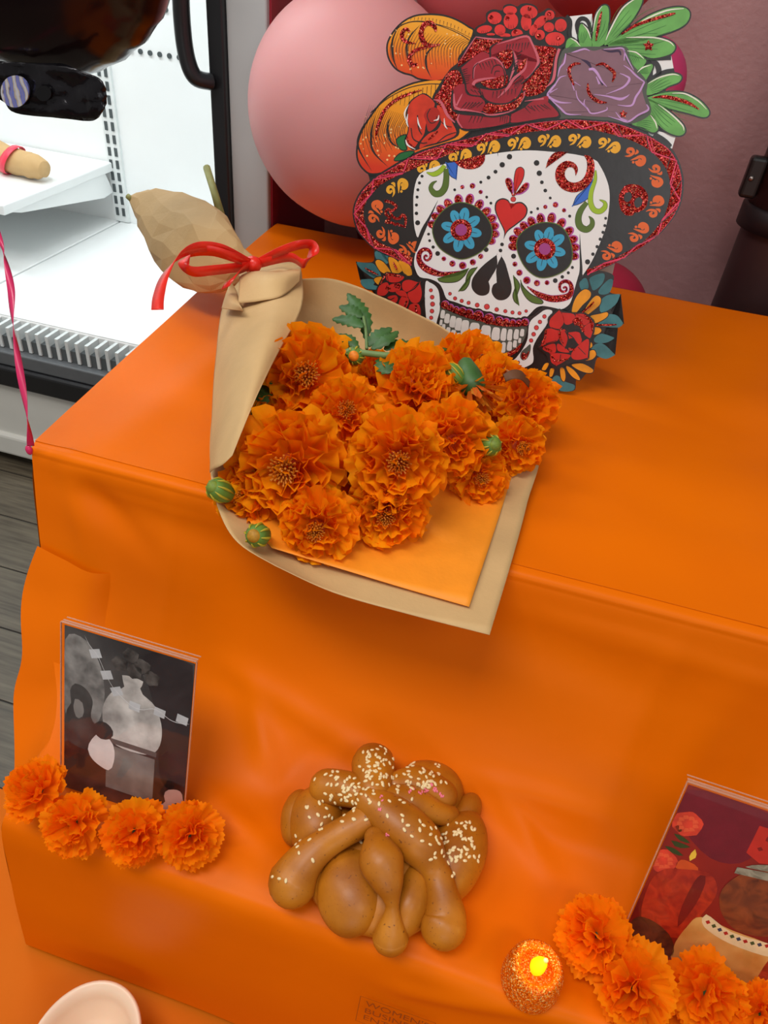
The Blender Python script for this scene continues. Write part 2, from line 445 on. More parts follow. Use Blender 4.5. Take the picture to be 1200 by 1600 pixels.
# loose corner flap in front of the left table corner
flap = [[(-0.487, 0.492, 0.632), (-0.45, 0.487, 0.625), (-0.41, 0.487, 0.62), (-0.37, 0.512, 0.62)],
        [(-0.500, 0.462, 0.578), (-0.45, 0.458, 0.570), (-0.41, 0.462, 0.565), (-0.36, 0.490, 0.565)],
        [(-0.487, 0.426, 0.520), (-0.45, 0.425, 0.515), (-0.40, 0.428, 0.525), (-0.35, 0.455, 0.52)],
        [(-0.489, 0.398, 0.474), (-0.45, 0.402, 0.480), (-0.40, 0.398, 0.502), (-0.34, 0.42, 0.490)],
        [(-0.463, 0.346, 0.418), (-0.44, 0.352, 0.435), (-0.40, 0.352, 0.475), (-0.34, 0.36, 0.478)]]
v, f = patch_grid(flap, 8, 8)
v = [(p[0], p[1] + 0.004 * noise.noise(Vector((p[0] * 20, p[2] * 18, 1))), p[2]) for p in v]
obj('corner_flap', to_tc(v), f, M_CLOTH, tc_thing)
# left side drop of the table cloth and of the step cloth
v, f = patch_grid([[(-0.545, 1.30, 0.735), (-0.535, 1.10, 0.739), (-0.515, 0.80, 0.739), (-0.494, 0.53, 0.738)],
                   [(-0.547, 1.30, 0.70), (-0.546, 1.10, 0.70), (-0.525, 0.80, 0.70), (-0.495, 0.515, 0.70)],
                   [(-0.548, 1.31, 0.55), (-0.55, 1.10, 0.55), (-0.535, 0.80, 0.56), (-0.490, 0.49, 0.60)],
                   [(-0.548, 1.31, 0.44), (-0.56, 1.10, 0.43), (-0.54, 0.80, 0.44), (-0.492, 0.46, 0.52)]], 8, 6)
obj('side_drop', to_tc(v), f, M_CLOTH, tc_thing)
v, f = patch_grid([[(-0.402, 0.50, 0.490), (-0.402, 0.40, 0.490), (-0.400, 0.31, 0.489), (-0.400, 0.275, 0.487)],
                   [(-0.420, 0.50, 0.480), (-0.418, 0.40, 0.478), (-0.415, 0.31, 0.476), (-0.404, 0.266, 0.468)],
                   [(-0.445, 0.50, 0.40), (-0.440, 0.40, 0.40), (-0.425, 0.31, 0.40), (-0.407, 0.257, 0.40)],
                   [(-0.49, 0.50, 0.24), (-0.48, 0.40, 0.24), (-0.452, 0.29, 0.24), (-0.414, 0.243, 0.243)]], 8, 6)
obj('step_side_drop', to_tc(v), f, M_CLOTH, tc_thing)
# the lowest step, its own sheet
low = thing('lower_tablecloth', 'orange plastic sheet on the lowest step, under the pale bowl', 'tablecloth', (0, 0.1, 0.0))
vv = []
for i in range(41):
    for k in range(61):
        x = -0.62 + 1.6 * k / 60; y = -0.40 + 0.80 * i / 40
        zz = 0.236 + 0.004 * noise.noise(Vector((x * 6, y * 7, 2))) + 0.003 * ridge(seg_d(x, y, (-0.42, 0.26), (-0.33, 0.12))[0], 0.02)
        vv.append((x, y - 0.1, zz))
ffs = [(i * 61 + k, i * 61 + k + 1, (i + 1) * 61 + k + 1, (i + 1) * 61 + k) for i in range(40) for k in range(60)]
obj('sheet', vv, ffs, cloth_material('orange_sheet_shaded', (200, 98, 0), 0.5), low)  # darker orange than the cloth above: shade put into the colour
box('step_body', -0.61, 0.97, -0.5, 0.14, 0.0, 0.228, M_WOODBOX, low)
# faint printed stamp on the step front
def text_mesh(body, size):
    cu = bpy.data.curves.new('txt', 'FONT'); cu.body = body; cu.size = size; cu.align_x = 'LEFT'
    to = bpy.data.objects.new('txt', cu); COL.objects.link(to)
    dg = bpy.context.evaluated_depsgraph_get(); dg.update()
    me = bpy.data.meshes.new_from_object(to.evaluated_get(dg))
    vs = [tuple(v_.co) for v_ in me.vertices]; fs = [tuple(p_.vertices) for p_ in me.polygons]
    bpy.data.objects.remove(to); bpy.data.curves.remove(cu); bpy.data.meshes.remove(me)
    return vs, fs
M_STAMP = mat('stamp_print', (150, 66, 6), 0.5)
def on_front(vs, x0, z0):
    out = []
    for a in vs:
        x = x0 + a[0]; z = z0 + a[1]
        # lie on the hanging front of the step
        y = 0.2555 if False else None
        for i in range(len(prof) - 1):
            (ya, za), (yb, zb) = prof[i], prof[i + 1]
            if i >= 17 and zb <= z <= za: y = ya + (yb - ya) * (za - z) / (za - zb); break
        out.append((x, (y or 0.258) - 0.0075, z))
    return out
sv_, sf_ = [], []
for li, line in enumerate(("WOMEN'S", "BUSINESS", "ENTERPRISE")):
    tv, tf = text_mesh(line, 0.0135)
    o_ = len(sv_); sv_ += [(a[0] + 0.006, a[1] - 0.0135 * li - 0.0145, 0) for a in tv]; sf_ += [tuple(i + o_ for i in q) for q in tf]
for (xa, xb, za, zb) in ((0, 0.072, -0.0006, 0), (0, 0.0006, -0.05, 0), (0.0714, 0.072, -0.05, 0), (0, 0.072, -0.05, -0.0494)):
    o_ = len(sv_); sv_ += [(xa, za, 0), (xb, za, 0), (xb, zb, 0), (xa, zb, 0)]; sf_.append((o_, o_ + 1, o_ + 2, o_ + 3))
obj('printed_stamp', to_tc(on_front(sv_, -0.024, 0.428)), sf_, M_STAMP, tc_thing, smooth=False)

# ------------------------------------------------------------------ sugar-skull cut-out standing on the table
LEAN = math.radians(10)
SK_BASE = WZ(870, 612, 0.744)
SK_N = Vector((0, -math.cos(LEAN), math.sin(LEAN)))        # front normal of the card
SK_U = Vector((1, 0, 0)); SK_V = Vector((0, math.sin(LEAN), math.cos(LEAN)))
skull = thing('skull_cutout', 'die-cut sugar skull decoration in a flowered black hat behind the marigold bouquet', 'decoration', SK_BASE, (-LEAN, 0, 0))
def sk(px, py):
    """pixel -> (u, v) on the card, metres"""
    r = ray(px, py); t = (SK_BASE - CAM).dot(SK_N) / r.dot(SK_N)
    p = CAM + r * t - SK_BASE
    return Vector((p.dot(SK_U), p.dot(SK_V), 0))
CROPS = dict(P1=(550, 0), P2=(700, 0), P3=(850, 0), P4=(950, 40), P5=(540, 180), P6=(700, 180), P7=(880, 180),
             F1=(640, 300), F2=(760, 300), F3=(640, 430), F4=(790, 420), F5=(540, 370))
def T(crop, s):
    """traced points of one enlargement -> photograph pixels; '!' keeps a sharp corner"""
    out = []
    for w in s.split():
        sharp = w.startswith('!')
        x, y = w.lstrip('!').split(',')
        x, y = float(x), float(y)
        if crop: x, y = CROPS[crop][0] + x / 6, CROPS[crop][1] + y / 6
        p = Vector((x, y, 0))
        out += [p, p.copy()] if sharp else [p]
    return out
def poly(crop, s, n=4): return spline(T(crop, s), n, closed=True)
def clean(pts):
    out = []
    for p in pts:
        if not out or (p - out[-1]).length > 0.02: out.append(p)
    if len(out) > 1 and (out[0] - out[-1]).length < 0.02: out.pop()
    return out
def p_area(pts): return 0.5 * sum(pts[i - 1].x * pts[i].y - pts[i].x * pts[i - 1].y for i in range(len(pts)))
def offset(pts, d):
    """grow (d>0) or shrink an outline, in photograph pixels"""
    pts = clean(pts); sgn = 1 if p_area(pts) > 0 else -1
    out = []; n = len(pts)
    for i in range(n):
        a, b, c = pts[i - 1], pts[i], pts[(i + 1) % n]
        t1 = (b - a).normalized(); t2 = (c - b).normalized()
        nn = Vector((t1.y + t2.y, -(t1.x + t2.x), 0))
        if nn.length < 1e-6: nn = Vector((t1.y, -t1.x, 0))
        nn.normalize()
        out.append(b + nn * d * sgn)
    return out
def disc(x, y, r, n=18, ry=None, rot=0.0):
    ry = ry or r; c, s_ = math.cos(rot), math.sin(rot)
    return [Vector((x + r * math.cos(a) * c - ry * math.sin(a) * s_, y + r * math.cos(a) * s_ + ry * math.sin(a) * c, 0)) for a in (2 * math.pi * i / n for i in range(n))]
def cdisc(crop, x, y, r, n=18, ry=None, rot=0.0):
    return disc(CROPS[crop][0] + x / 6, CROPS[crop][1] + y / 6, r / 6, n, ry / 6 if ry else None, rot)
def stroke(pts, widths, n=5):
    """tapered brush line, widths in photograph pixels"""
    w = spline([Vector((a, 0, 0)) for a in widths], n) if len(widths) > 1 else None
    c = spline(pts, n)
    left, right = [], []
    for i, p in enumerate(c):
        d = c[min(i + 1, len(c) - 1)] - c[max(i - 1, 0)]
        if d.length < 1e-6: d = Vector((1, 0, 0))
        d.normalize(); nn = Vector((-d.y, d.x, 0))
        ww = 0.5 * (max(0.15, w[min(i, len(w) - 1)].x) if w else widths[0])
        left.append(p + nn * ww); right.append(p - nn * ww)
    return left, right
def cstroke(crop, s, widths, n=5):
    pts = T(crop, s.replace('!', ''))
    if len(widths) == 1: widths = widths * len(pts)
    while len(widths) < len(pts): widths = list(widths) + [widths[-1]]
    if crop: widths = [w / 6 for w in widths]
    return ('s', stroke(pts, widths, n))
def card_vf(shape, w0, w1):
    verts, faces = [], []
    if isinstance(shape, tuple):                           # stroke: a strip
        L_, R_ = shape[1]
        n = len(L_)
        for q in (L_, R_):
            for p in q:
                a = sk(p.x, p.y); verts.append((a.x, -w1, a.y))
        for q in (L_, R_):
            for p in q:
                a = sk(p.x, p.y); verts.append((a.x, -w0, a.y))
        for i in range(n - 1):
            faces.append((i, n + i, n + i + 1, i + 1))
            faces.append((i, i + 1, 2 * n + i + 1, 2 * n + i)); faces.append((n + i, 3 * n + i, 3 * n + i + 1, n + i + 1))
        return verts, faces
    pts = clean(shape)
    if p_area(pts) < 0: pts = pts[::-1]
    n = len(pts)
    for w in (w1, w0):
        for p in pts:
            a = sk(p.x, p.y); verts.append((a.x, -w, a.y))
    faces.append(tuple(range(n - 1, -1, -1)))
    for i in range(n): faces.append((i, (i + 1) % n, n + (i + 1) % n, n + i))
    return verts, faces
JOINED = {'hat_motif', 'glitter_outline', 'rose_line', 'petal_line', 'petal_shade', 'leaf_vein', 'rib_line', 'lip_outline', 'lip_scallop', 'lip_glitter', 'trim_zigzag'}
def card(name, shapes, m, w0, w1, parent=None, label=None):
    if not isinstance(shapes, list) or (shapes and isinstance(shapes[0], Vector)): shapes = [shapes]
    if 1 < len(shapes) <= 12 and name not in JOINED:                # pieces one can tell apart: a part each
        for s in shapes:
            v, f = card_vf(s, w0 * 0.001, w1 * 0.001)
            o = obj(name, v, f, m, parent or skull, smooth=False)
            if label: o['label'] = label
        return o
    v, f = merge(*[card_vf(s, w0 * 0.001, w1 * 0.001) for s in shapes])
    o = obj(name, v, f, m, parent or skull, smooth=False)
    if len(shapes) > 1: o['kind'] = 'stuff'                          # fine print
    if label: o['label'] = label
    return o

K_BLACK = mat('card_black_ink', (34, 29, 28), 0.33, 0.08, 60, bump=0.12, bump_scale=120, Coat_Weight=0.4, Coat_Roughness=0.3)
K_WHITE = mat('card_white', (233, 232, 230), 0.4, 0.01, 30)
K_BOARD = mat('card_core', (205, 200, 192), 0.7)
K_RED = mat('card_red', (206, 38, 32), 0.35)
K_PINK = mat('card_pink', (222, 60, 96), 0.35)
K_ROSE = mat('card_rose', (158, 36, 48), 0.33, 0.12, 60)
K_ROSEP = mat('card_rose_pink', (205, 98, 112), 0.35)
K_GLIT = glitter('red_glitter', (92, 6, 8), (196, 26, 24))
K_PURP = mat('card_purple', (176, 84, 160), 0.4)
K_MAG = mat('card_plum', (160, 64, 132), 0.4)
K_BLUE = mat('card_turquoise', (62, 160, 196), 0.4)
K_ROYAL = mat('card_royal_blue', (58, 108, 200), 0.4)
K_LIME = mat('card_lime', (158, 190, 42), 0.4)
K_OLIVE = mat('card_olive', (88, 112, 44), 0.4)
K_GREEN = mat('card_leaf_green', (104, 168, 84), 0.38, 0.22, 45)
K_DGREEN = mat('card_dark_green', (30, 104, 52), 0.4, 0.2, 60)
K_CREAM = mat('card_leaf_highlight', (232, 230, 212), 0.4)
K_MAUVE = mat('card_mauve', (132, 96, 108), 0.36, 0.1, 50)
K_LILAC = mat('card_lilac', (196, 150, 204), 0.4)
K_TEAL = mat('card_teal', (62, 118, 124), 0.38, 0.25, 50)
K_GOLD = mat('card_gold', (238, 172, 44), 0.4)
K_GOLD2 = mat('card_gold_orange', (226, 102, 42), 0.4)
K_GREY = mat('card_grey_ink', (84, 86, 78), 0.4)
K_TOOTH = mat('card_tooth', (222, 219, 214), 0.4)
vz = lambda px, py: sk(px, py).y
K_PUMP1 = gradient_mat('pumpkin_print_small', [(0, (214, 60, 18)), (0.35, (228, 96, 18)), (0.7, (238, 146, 20)), (1, (242, 164, 40))], 2, vz(650, 122), vz(660, 40))
K_PUMP2 = gradient_mat('pumpkin_print_large', [(0, (212, 52, 20)), (0.35, (230, 100, 22)), (0.65, (236, 142, 16)), (1, (238, 156, 30))], 2, vz(600, 262), vz(620, 150))
K_YEL = gradient_mat('yellow_petal_print', [(0, (150, 50, 30)), (0.4, (214, 120, 24)), (1, (240, 178, 34))], 0, vz(0, 0) * 0 + sk(895, 480).x, sk(950, 480).x)

# hat brim and the board behind everything
BRIM_O = T(None, '643,416 625,408 600,397 584,388 570,374 560,362 554,347 552,331 555,316 565,297 585,277 608,262 635,246 660,234 700,222 745,211 793,198 842,189 892,185 930,187 967,191 997,202 1022,214 1048,231 1060,250 1067,273 1068,290 1065,313 1057,333 1043,352 1023,372 995,391 960,411 918,430')
BRIM_I = T(None, '646,402 627,393 606,384 592,377 580,365 573,354 570,342 569,330 572,318 582,302 603,284 633,270 663,257 700,242 740,228 778,217 817,208 860,203 898,201 930,204 963,212 995,223 1020,239 1037,258 1044,273 1047,288 1047,303 1044,318 1038,336 1027,354 1008,374 982,391 950,408 916,421')
def resample(pts, n):
    c = spline(pts, 8); L_ = [0]
    for i in range(1, len(c)): L_.append(L_[-1] + (c[i] - c[i - 1]).length)
    out = []; j = 0
    for k in range(n):
        t = L_[-1] * k / (n - 1)
        while j < len(c) - 2 and L_[j + 1] < t: j += 1
        d = L_[j + 1] - L_[j] or 1
        out.append(c[j].lerp(c[j + 1], (t - L_[j]) / d))
    return out
NB = 121
BO, BI = resample(BRIM_O, NB), resample(BRIM_I, NB)
board_pts = poly(None, '640,410 590,385 558,345 556,320 575,290 562,250 566,215 590,172 640,134 660,124 620,104 612,70 625,45 670,27 715,36 745,52 760,40 775,22 800,14 840,16 880,30 910,52 935,40 960,30 985,10 990,40 1040,22 1068,22 1060,42 1020,66 1045,75 1046,130 1045,160 1080,150 1100,168 1096,178 1050,175 1060,200 1040,225 1062,262 1060,310 1040,345 1000,382 930,425 925,440 950,470 955,520 930,555 905,595 860,600 820,570 760,568 700,540 650,510 590,470 570,440 580,410', 3)
card('backing_board', offset(board_pts, -4.5), K_BLACK, -1.5, 0.4, label='dark cardboard backing')
stand_v = [(-0.06, 0.002, 0.30), (0.02, 0.002, 0.30), (0.04, 0.10, 0.0185), (-0.10, 0.10, 0.0185), (-0.06, 0.004, 0.30), (0.02, 0.004, 0.30), (0.04, 0.102, 0.0185), (-0.10, 0.102, 0.0185)]
obj('easel_back', stand_v, [(0, 1, 2, 3), (7, 6, 5, 4), (0, 4, 5, 1), (1, 5, 6, 2), (2, 6, 7, 3), (3, 7, 4, 0)], K_BOARD, skull, smooth=False)
card('hat_brim', BO + BI[-1:] + [Vector((880, 470, 0)), Vector((700, 470, 0))], K_BLACK, 1.0, 3.0, label='black hat brim')
MO = [BO[i].lerp(BI[i], 0.14) for i in range(NB)]
hat_trim = card('hat_trim', ('s', (MO, BI)), K_GLIT, 3.0, 3.35, label='red glitter trim')
zz = []
k = 0
pos = 0
while pos < NB - 4:
    a, b = pos, min(pos + 4, NB - 1)
    if k % 2 == 0: A, B, A2, B2 = MO[a], BI[b], MO[min(a + 1, NB - 1)], BI[min(b + 1, NB - 1)]
    else: A, B, A2, B2 = BI[a], MO[b], BI[min(a + 1, NB - 1)], MO[min(b + 1, NB - 1)]
    zz.append(('s', stroke([A, B], [2.0, 2.0], 2)))
    if k % 2 == 0: zz.append(('s', stroke([A2.lerp(A, 0.1), B2.lerp(B, 0.1)], [1.1, 1.1], 2)))
    pos += 4; k += 1
zz.append(('s', ([p.lerp(BI[i], 0.04) for i, p in enumerate(MO)], [p.lerp(BI[i], 0.09) for i, p in enumerate(MO)])))
card('trim_zigzag', zz, K_PINK, 3.35, 3.6, hat_trim, label='pink zigzag lines')
zk = []
for i in range(0, NB - 4, 6):
    zk.append(('s', stroke([MO[i + 2], BI[min(i + 5, NB - 1)]], [0.9, 0.9], 2)))
card('trim_line', zk, K_BLACK, 3.4, 3.65, hat_trim)
def motif(cx_, cy_, ang, s, m, flip=1):
    ca, sa = math.cos(ang), math.sin(ang)
    def P(x, y):
        y *= flip
        return Vector((cx_ + s * (x * ca - y * sa), cy_ + s * (x * sa + y * ca), 0))
    big = stroke([P(4, 4), P(7, 6), P(11, 5), P(13, 0), P(10, -5), P(5, -4), P(1, 2), P(-3, 8)], [x * s for x in (4, 5, 6, 6.5, 6, 4.5, 3, 0.6)], 4)
    dotc = disc(P(7.5, 1).x, P(7.5, 1).y, 2.6 * s, 10)
    small = stroke([P(-9, 0), P(-13, 1), P(-14, -3), P(-10, -6), P(-6, -3), P(-8, 4), P(-13, 8)], [x * s for x in (2.5, 4, 4.5, 4.5, 4, 3, 0.6)], 4)
    leaf = stroke([P(-5, -9), P(-2, -7), P(-3, -2)], [x * s for x in (0.6, 4, 1)], 4)
    dot2 = disc(P(1.5, 8).x, P(1.5, 8).y, 1.9 * s, 8)
    card('hat_motif', [('s', big), dotc, ('s', small), ('s', leaf), dot2], m, 3.0, 3.3)
for x, y, a, fl, mm in ((622, 292, -0.55, 1, 0), (588, 330, -1.35, 1, 1), (607, 368, 0.45, -1, 1), (641, 388, -0.2, -1, 1), (671, 262, -0.3, 1, 0), (720, 244, -0.3, 1, 0),
                        (764, 230, -0.2, 1, 0), (812, 224, -0.12, 1, 0), (859, 220, 0.02, 1, 0), (906, 220, 0.15, 1, 0), (952, 227, 0.3, 1, 0),
                        (993, 245, 0.62, 1, 1), (1025, 275, 1.35, 1, 1), (1024, 322, -1.05, -1, 1), (998, 362, -0.7, -1, 1), (956, 391, -0.6, -1, 1)):
    motif(x, y, a, 1.12, K_GOLD if mm == 0 else K_GOLD2, fl)
b = card('glitter_badge', poly('P7', '540,885 520,800 530,730 580,660 650,645 730,665 785,730 792,800 765,870 705,905 672,912 645,938 590,935 555,905'), K_GLIT, 3.0, 3.4, label='small red glitter skull')
card('badge_hole', [cdisc('P7', 605, 765, 36, 16, 48, 0.3), cdisc('P7', 702, 815, 36, 16, 50, 0.3), cdisc('P7', 620, 840, 12)], K_BLACK, 3.4, 3.6, b)
card('glitter_outline', [cstroke('P5', '372,800 430,815 480,850 450,890 400,880 380,920 420,960 385,1000 440,1005 480,1030', [26, 28, 26, 24, 24, 24, 26, 26, 24, 20]),
                         cstroke('P5', '420,890 450,950 500,970 545,930 570,980 560,1050', [22, 24, 26, 24, 24, 16]), cstroke('P5', '480,1010 520,1030 560,1040', [20, 22, 18])], K_GLIT, 3.0, 3.3, label='red glitter skull outline')

# pumpkins on the hat
def pumpkin(outline, m, lines, glit, dots, name='pumpkin'):
    o = card(name, offset(outline, 0.5), K_BLACK, -0.5, 2.4, label='orange printed pumpkin with black ribs')
    card('pumpkin_skin', offset(outline, -2.4), m, 2.4, 2.8, o)
    card('rib_line', lines, K_BLACK, 2.8, 3.0, o)
    if glit: card('glitter_swirl', glit, K_GLIT, 3.0, 3.4, o)
    if dots: card('seed_dot', dots, mat('card_pale_dot', (250, 200, 130), 0.4), 2.8, 3.0, o)
random.seed(11)
def meridians(crop, arcs, w):
    return [cstroke(crop, s, [0.5, w, w, 0.6]) for s in arcs]
up_lines = meridians('P1', ['450,240 385,380 390,540 440,670', '640,240 540,360 520,500 570,700', '800,420 710,500 700,620 750,735'], 16)
for i in range(26):
    x = 400 + i * 27; t = i / 25
    up_lines.append(cstroke('P1', '%d,%d %d,%d %d,%d' % (x + 20 + 90 * t, 270 + 110 * t, x - 35 + 30 * t, 450, x - 15 + 10 * t, 600 + 90 * t - 50 * random.random()), [1, 5, 1]))
for i in range(17):
    x = 560 + i * 34
    up_lines.append(cstroke('P1', '%d,%d %d,%d' % (x, 160 - 14 * math.sin(i / 16 * math.pi) + 10 + i * i * 0.55, x - 6, 195 + i * i * 0.55), [5, 1.5]))
up_lines.append(cstroke('P1', '400,300 480,235 600,205 760,225 900,270 1010,320 1100,375', [8, 7, 6, 6, 6, 7, 8]))
up_lines.append(cstroke('P1', '430,250 560,205 700,205 820,235 950,275 1120,360', [3, 4, 5, 5, 4, 3]))
up_glit = [cstroke('P1', '545,300 520,275 490,290 475,330 485,370 530,400 600,408', [22, 30, 36, 40, 36, 26, 8]),
           cstroke('P1', '790,300 780,255 740,220 690,230 660,280 655,340 680,400 730,430 830,420', [14, 40, 48, 46, 46, 48, 46, 40, 14]),
           cstroke('P1', '710,445 640,460 580,490 545,540 550,590 580,610 620,600', [18, 30, 34, 38, 40, 38, 16])]
up_dots = [cdisc('P1', 370 + random.random() * 660, 250 + random.random() * 400, 5 + 5 * random.random(), 8) for _ in range(30)]
pumpkin(poly('P1', '700,132 580,150 470,210 380,310 330,420 340,540 400,640 480,690 560,712 650,752 850,760 1030,640 1080,480 1150,300 1100,250 980,180 850,140'), K_PUMP1, up_lines, up_glit, up_dots)
lo_lines = meridians('P5', ['230,20 150,150 125,300 250,520', '290,0 250,150 260,330 400,480', '440,0 400,100 430,250 560,330'], 18)
for i in range(24):
    x = 165 + i * 17
    lo_lines.append(cstroke('P5', '%d,%d %d,%d %d,%d' % (x + 70, -40 + 5 * i - 60, x, 150, x + 25 + 30 * (i % 3), 330 + 60 * random.random() - 3 * i), [1, 5, 1]))
for i in range(12):
    x = 380 + i * 40
    lo_lines.append(cstroke('P1', '%d,%d %d,%d' % (x + 10, 900 - i * 11, x - 5, 980 + 30 * random.random()), [5, 2]))
lo_lines.append(cstroke('P1', '180,1060 330,930 520,830 700,790 840,790', [10, 8, 8, 8, 8]))
lo_glit = [cstroke('P1', '660,845 560,875 450,920 370,975 310,1040 270,1120 240,1220 230,1300', [6, 22, 30, 30, 30, 30, 26, 8])]
lo_dots = [cdisc('P5', 140 + random.random() * 400, 0 + random.random() * 420, 5 + 6 * random.random(), 8) for _ in range(26)]
pumpkin(poly(None, '583,273 568,265 559,250 558,230 565,205 580,180 600,155 625,138 655,127 692,124 735,140 745,190 715,222 660,242 615,266'), K_PUMP2, lo_lines, lo_glit, lo_dots)
# small rose with two leaves on the large pumpkin
o = card('small_rose', poly('P5', '600,-120 690,-190 760,-200 860,-120 960,-60 1050,60 1060,190 900,260 740,300 650,330 590,290 560,230 590,130 570,0'), K_BLACK, 2.4, 3.0, label='small red rose')
card('petal', [poly('P5', '610,-110 690,-180 750,-190 840,-110 800,-20 760,80 740,180 690,250 640,310 600,280 575,230 600,130 585,0')], mat('card_rose_scarlet', (206, 56, 32), 0.35, 0.2, 70), 3.0, 3.3, o)
card('petal', [poly('P5', '860,-90 950,-40 1000,60 1040,180 900,245 770,280 700,310 720,240 790,170 860,140 900,60')], MATS['card_rose_scarlet'], 3.0, 3.3, o)
card('petal', [poly('P5', '760,60 740,0 780,-60 850,-70 890,-20 880,60 830,130 780,150')], mat('card_rose_deep', (176, 36, 26), 0.35), 3.0, 3.5, o)
card('rose_line', [cstroke('P5', '680,0 690,120 720,180', [9, 11, 8]), cstroke('P5', '620,120 640,220 720,260 770,255', [9, 10, 10, 6]), cstroke('P5', '800,-60 770,0 800,70 850,60 860,10', [7, 8, 8, 7, 6]), cstroke('P5', '860,260 950,190 1040,160', [6, 9, 6]), cstroke('P5', '900,60 950,100 1000,110', [5, 7, 5])], K_BLACK, 3.5, 3.7, o)
card('petal_edge', [cstroke('P5', '590,-10 580,60 595,110', [4, 16, 4]), cstroke('P5', '570,230 590,280 660,320', [6, 16, 4]), cstroke('P5', '680,20 690,80 715,130', [4, 14, 4]), cstroke('P5', '830,50 870,40 880,0', [4, 14, 4]), cstroke('P5', '930,30 935,90 960,130', [4, 14, 4]), cstroke('P5', '600,-100 560,-20 575,60', [3, 14, 3])], K_WHITE, 3.5, 3.75, o)
card('glitter_fleck', [cstroke('P5', '870,150 820,195 780,230', [10, 22, 8]), cstroke('P5', '585,200 600,260 650,300', [6, 14, 6])], K_GLIT, 3.5, 3.8, o)
for s in ('460,420 510,360 600,335 650,345 600,395 520,425', '480,240 520,195 575,185 560,240 580,320 520,320'):
    q = poly('P5', s); card('rose_leaf', offset(q, 0.8), K_BLACK, 2.6, 3.0); card('rose_leaf_blade', offset(q, -0.8), K_DGREEN, 3.0, 3.3)

# red dahlia on top
dahl = card('dahlia', offset(poly('P2', '260,330 270,260 360,210 365,130 430,95 510,105 530,60 590,45 650,70 690,45 760,40 830,70 845,130 900,110 940,85 1000,120 1000,170 1080,165 1130,210 1110,310 1100,430 900,470 500,400'), 0.8), K_BLACK, -0.5, 2.6, label='bright red dahlia')
K_SCAR = mat('card_scarlet', (222, 52, 48), 0.34, 0.15, 60)
for x, y, rx, ry, a in ((440, 172, 66, 58, 0), (585, 100, 64, 42, 0), (592, 200, 68, 78, 0), (760, 115, 82, 62, 0.2), (735, 212, 50, 78, 0), (345, 278, 72, 36, -0.2), (490, 285, 52, 52, 0),
                         (650, 318, 54, 42, 0), (405, 325, 40, 12, 0), (540, 335, 50, 20, 0), (803, 285, 36, 55, 0.3), (865, 210, 42, 74, 0.8), (955, 145, 45, 46, 0), (948, 258, 50, 46, 0.3), (1058, 240, 56, 60, 0.2),
                         (862, 330, 48, 48, 0), (1005, 370, 92, 66, 0)):
    q = cdisc('P2', x, y, rx, 20, ry, a)
    p_ = card('petal', q, K_SCAR, 2.6, 3.1, dahl)
    card('petal_shade', [cstroke('P2', '%d,%d %d,%d' % (x + dx, y + ry * 0.9, x + dx * 0.8, y + ry * (0.2 + 0.3 * random.random())), [6, 1]) for dx in (-rx * 0.35, -rx * 0.1, rx * 0.15, rx * 0.4)], mat('card_dark_red', (120, 20, 24), 0.4), 3.1, 3.25, dahl)
card('glitter_fleck', [cdisc('P2', x, y, 20, 10) for x, y in ((408, 165), (560, 175), (765, 85), (950, 135), (635, 300), (855, 340), (1035, 360), (920, 185))], K_GLIT, 3.1, 3.5, dahl)

# leaves and mauve rose on the right of the hat
card('backing_tab', [poly(None, '!888,26 !925,22 !928,75 !890,75', 1), poly(None, '!1020,70 !1046,64 !1049,92 !1020,96', 1), poly(None, '!1020,92 !1049,88 !1056,128 !1020,128', 1), poly(None, '!1010,200 !1056,212 !1050,232 !1020,226', 1)], K_WHITE, -0.5, 1.2, label='white card showing between the leaves')
card('ink_edge', [cstroke('P3', '210,150 245,200 240,300 250,350', [30, 38, 40, 30]), cstroke('P3', '320,320 310,230 350,175 410,200 440,300', [30, 40, 40, 36, 30]), cstroke('P4', '350,85 480,60 600,30', [30, 55, 50]), cstroke('P4', '370,310 460,305 590,300', [30, 45, 45]), cstroke('P4', '370,510 470,460 460,370 400,320', [40, 50, 50, 30]), cstroke('P4', '440,510 520,450 620,420', [50, 60, 40]), cstroke('P4', '430,1020 520,1080 590,1130', [50, 60, 30])], K_BLACK, 1.2, 1.7)
LEAVES = [('P3', '210,470 212,390 250,358 300,385 345,440 300,480'), ('P3', '345,440 325,320 345,228 400,265 440,360 450,460'), ('P3', '450,465 458,300 490,140 550,58 602,75 608,200 575,390 520,440'),
          ('P3', '565,420 620,280 720,100 800,20 870,-16 920,-6 900,70 820,200 700,330 620,400'), (None, '948,70 965,58 985,44 1012,26 1042,14 1066,12 1077,20 1074,34 1060,45 1030,56 1000,66 970,70'),
          ('P4', '0,195 120,125 280,104 450,110 580,150 628,200 592,262 480,300 370,300 200,225'), ('P4', '170,230 270,245 340,305 352,350 260,430'), ('P4', '262,440 320,390 400,362 418,392 380,470 335,520'),
          ('P4', '340,640 370,545 480,480 600,448 682,475 662,530 560,570 500,610 400,650'), ('P4', '360,680 540,628 700,628 840,690 930,780 942,835 890,860 760,825 560,772 420,720'),
          ('P4', '360,690 470,730 600,830 700,930 718,1000 660,1032 560,1000 470,930 380,830'), ('P4', '220,915 390,830 450,900 468,970 420,1003 330,960')]
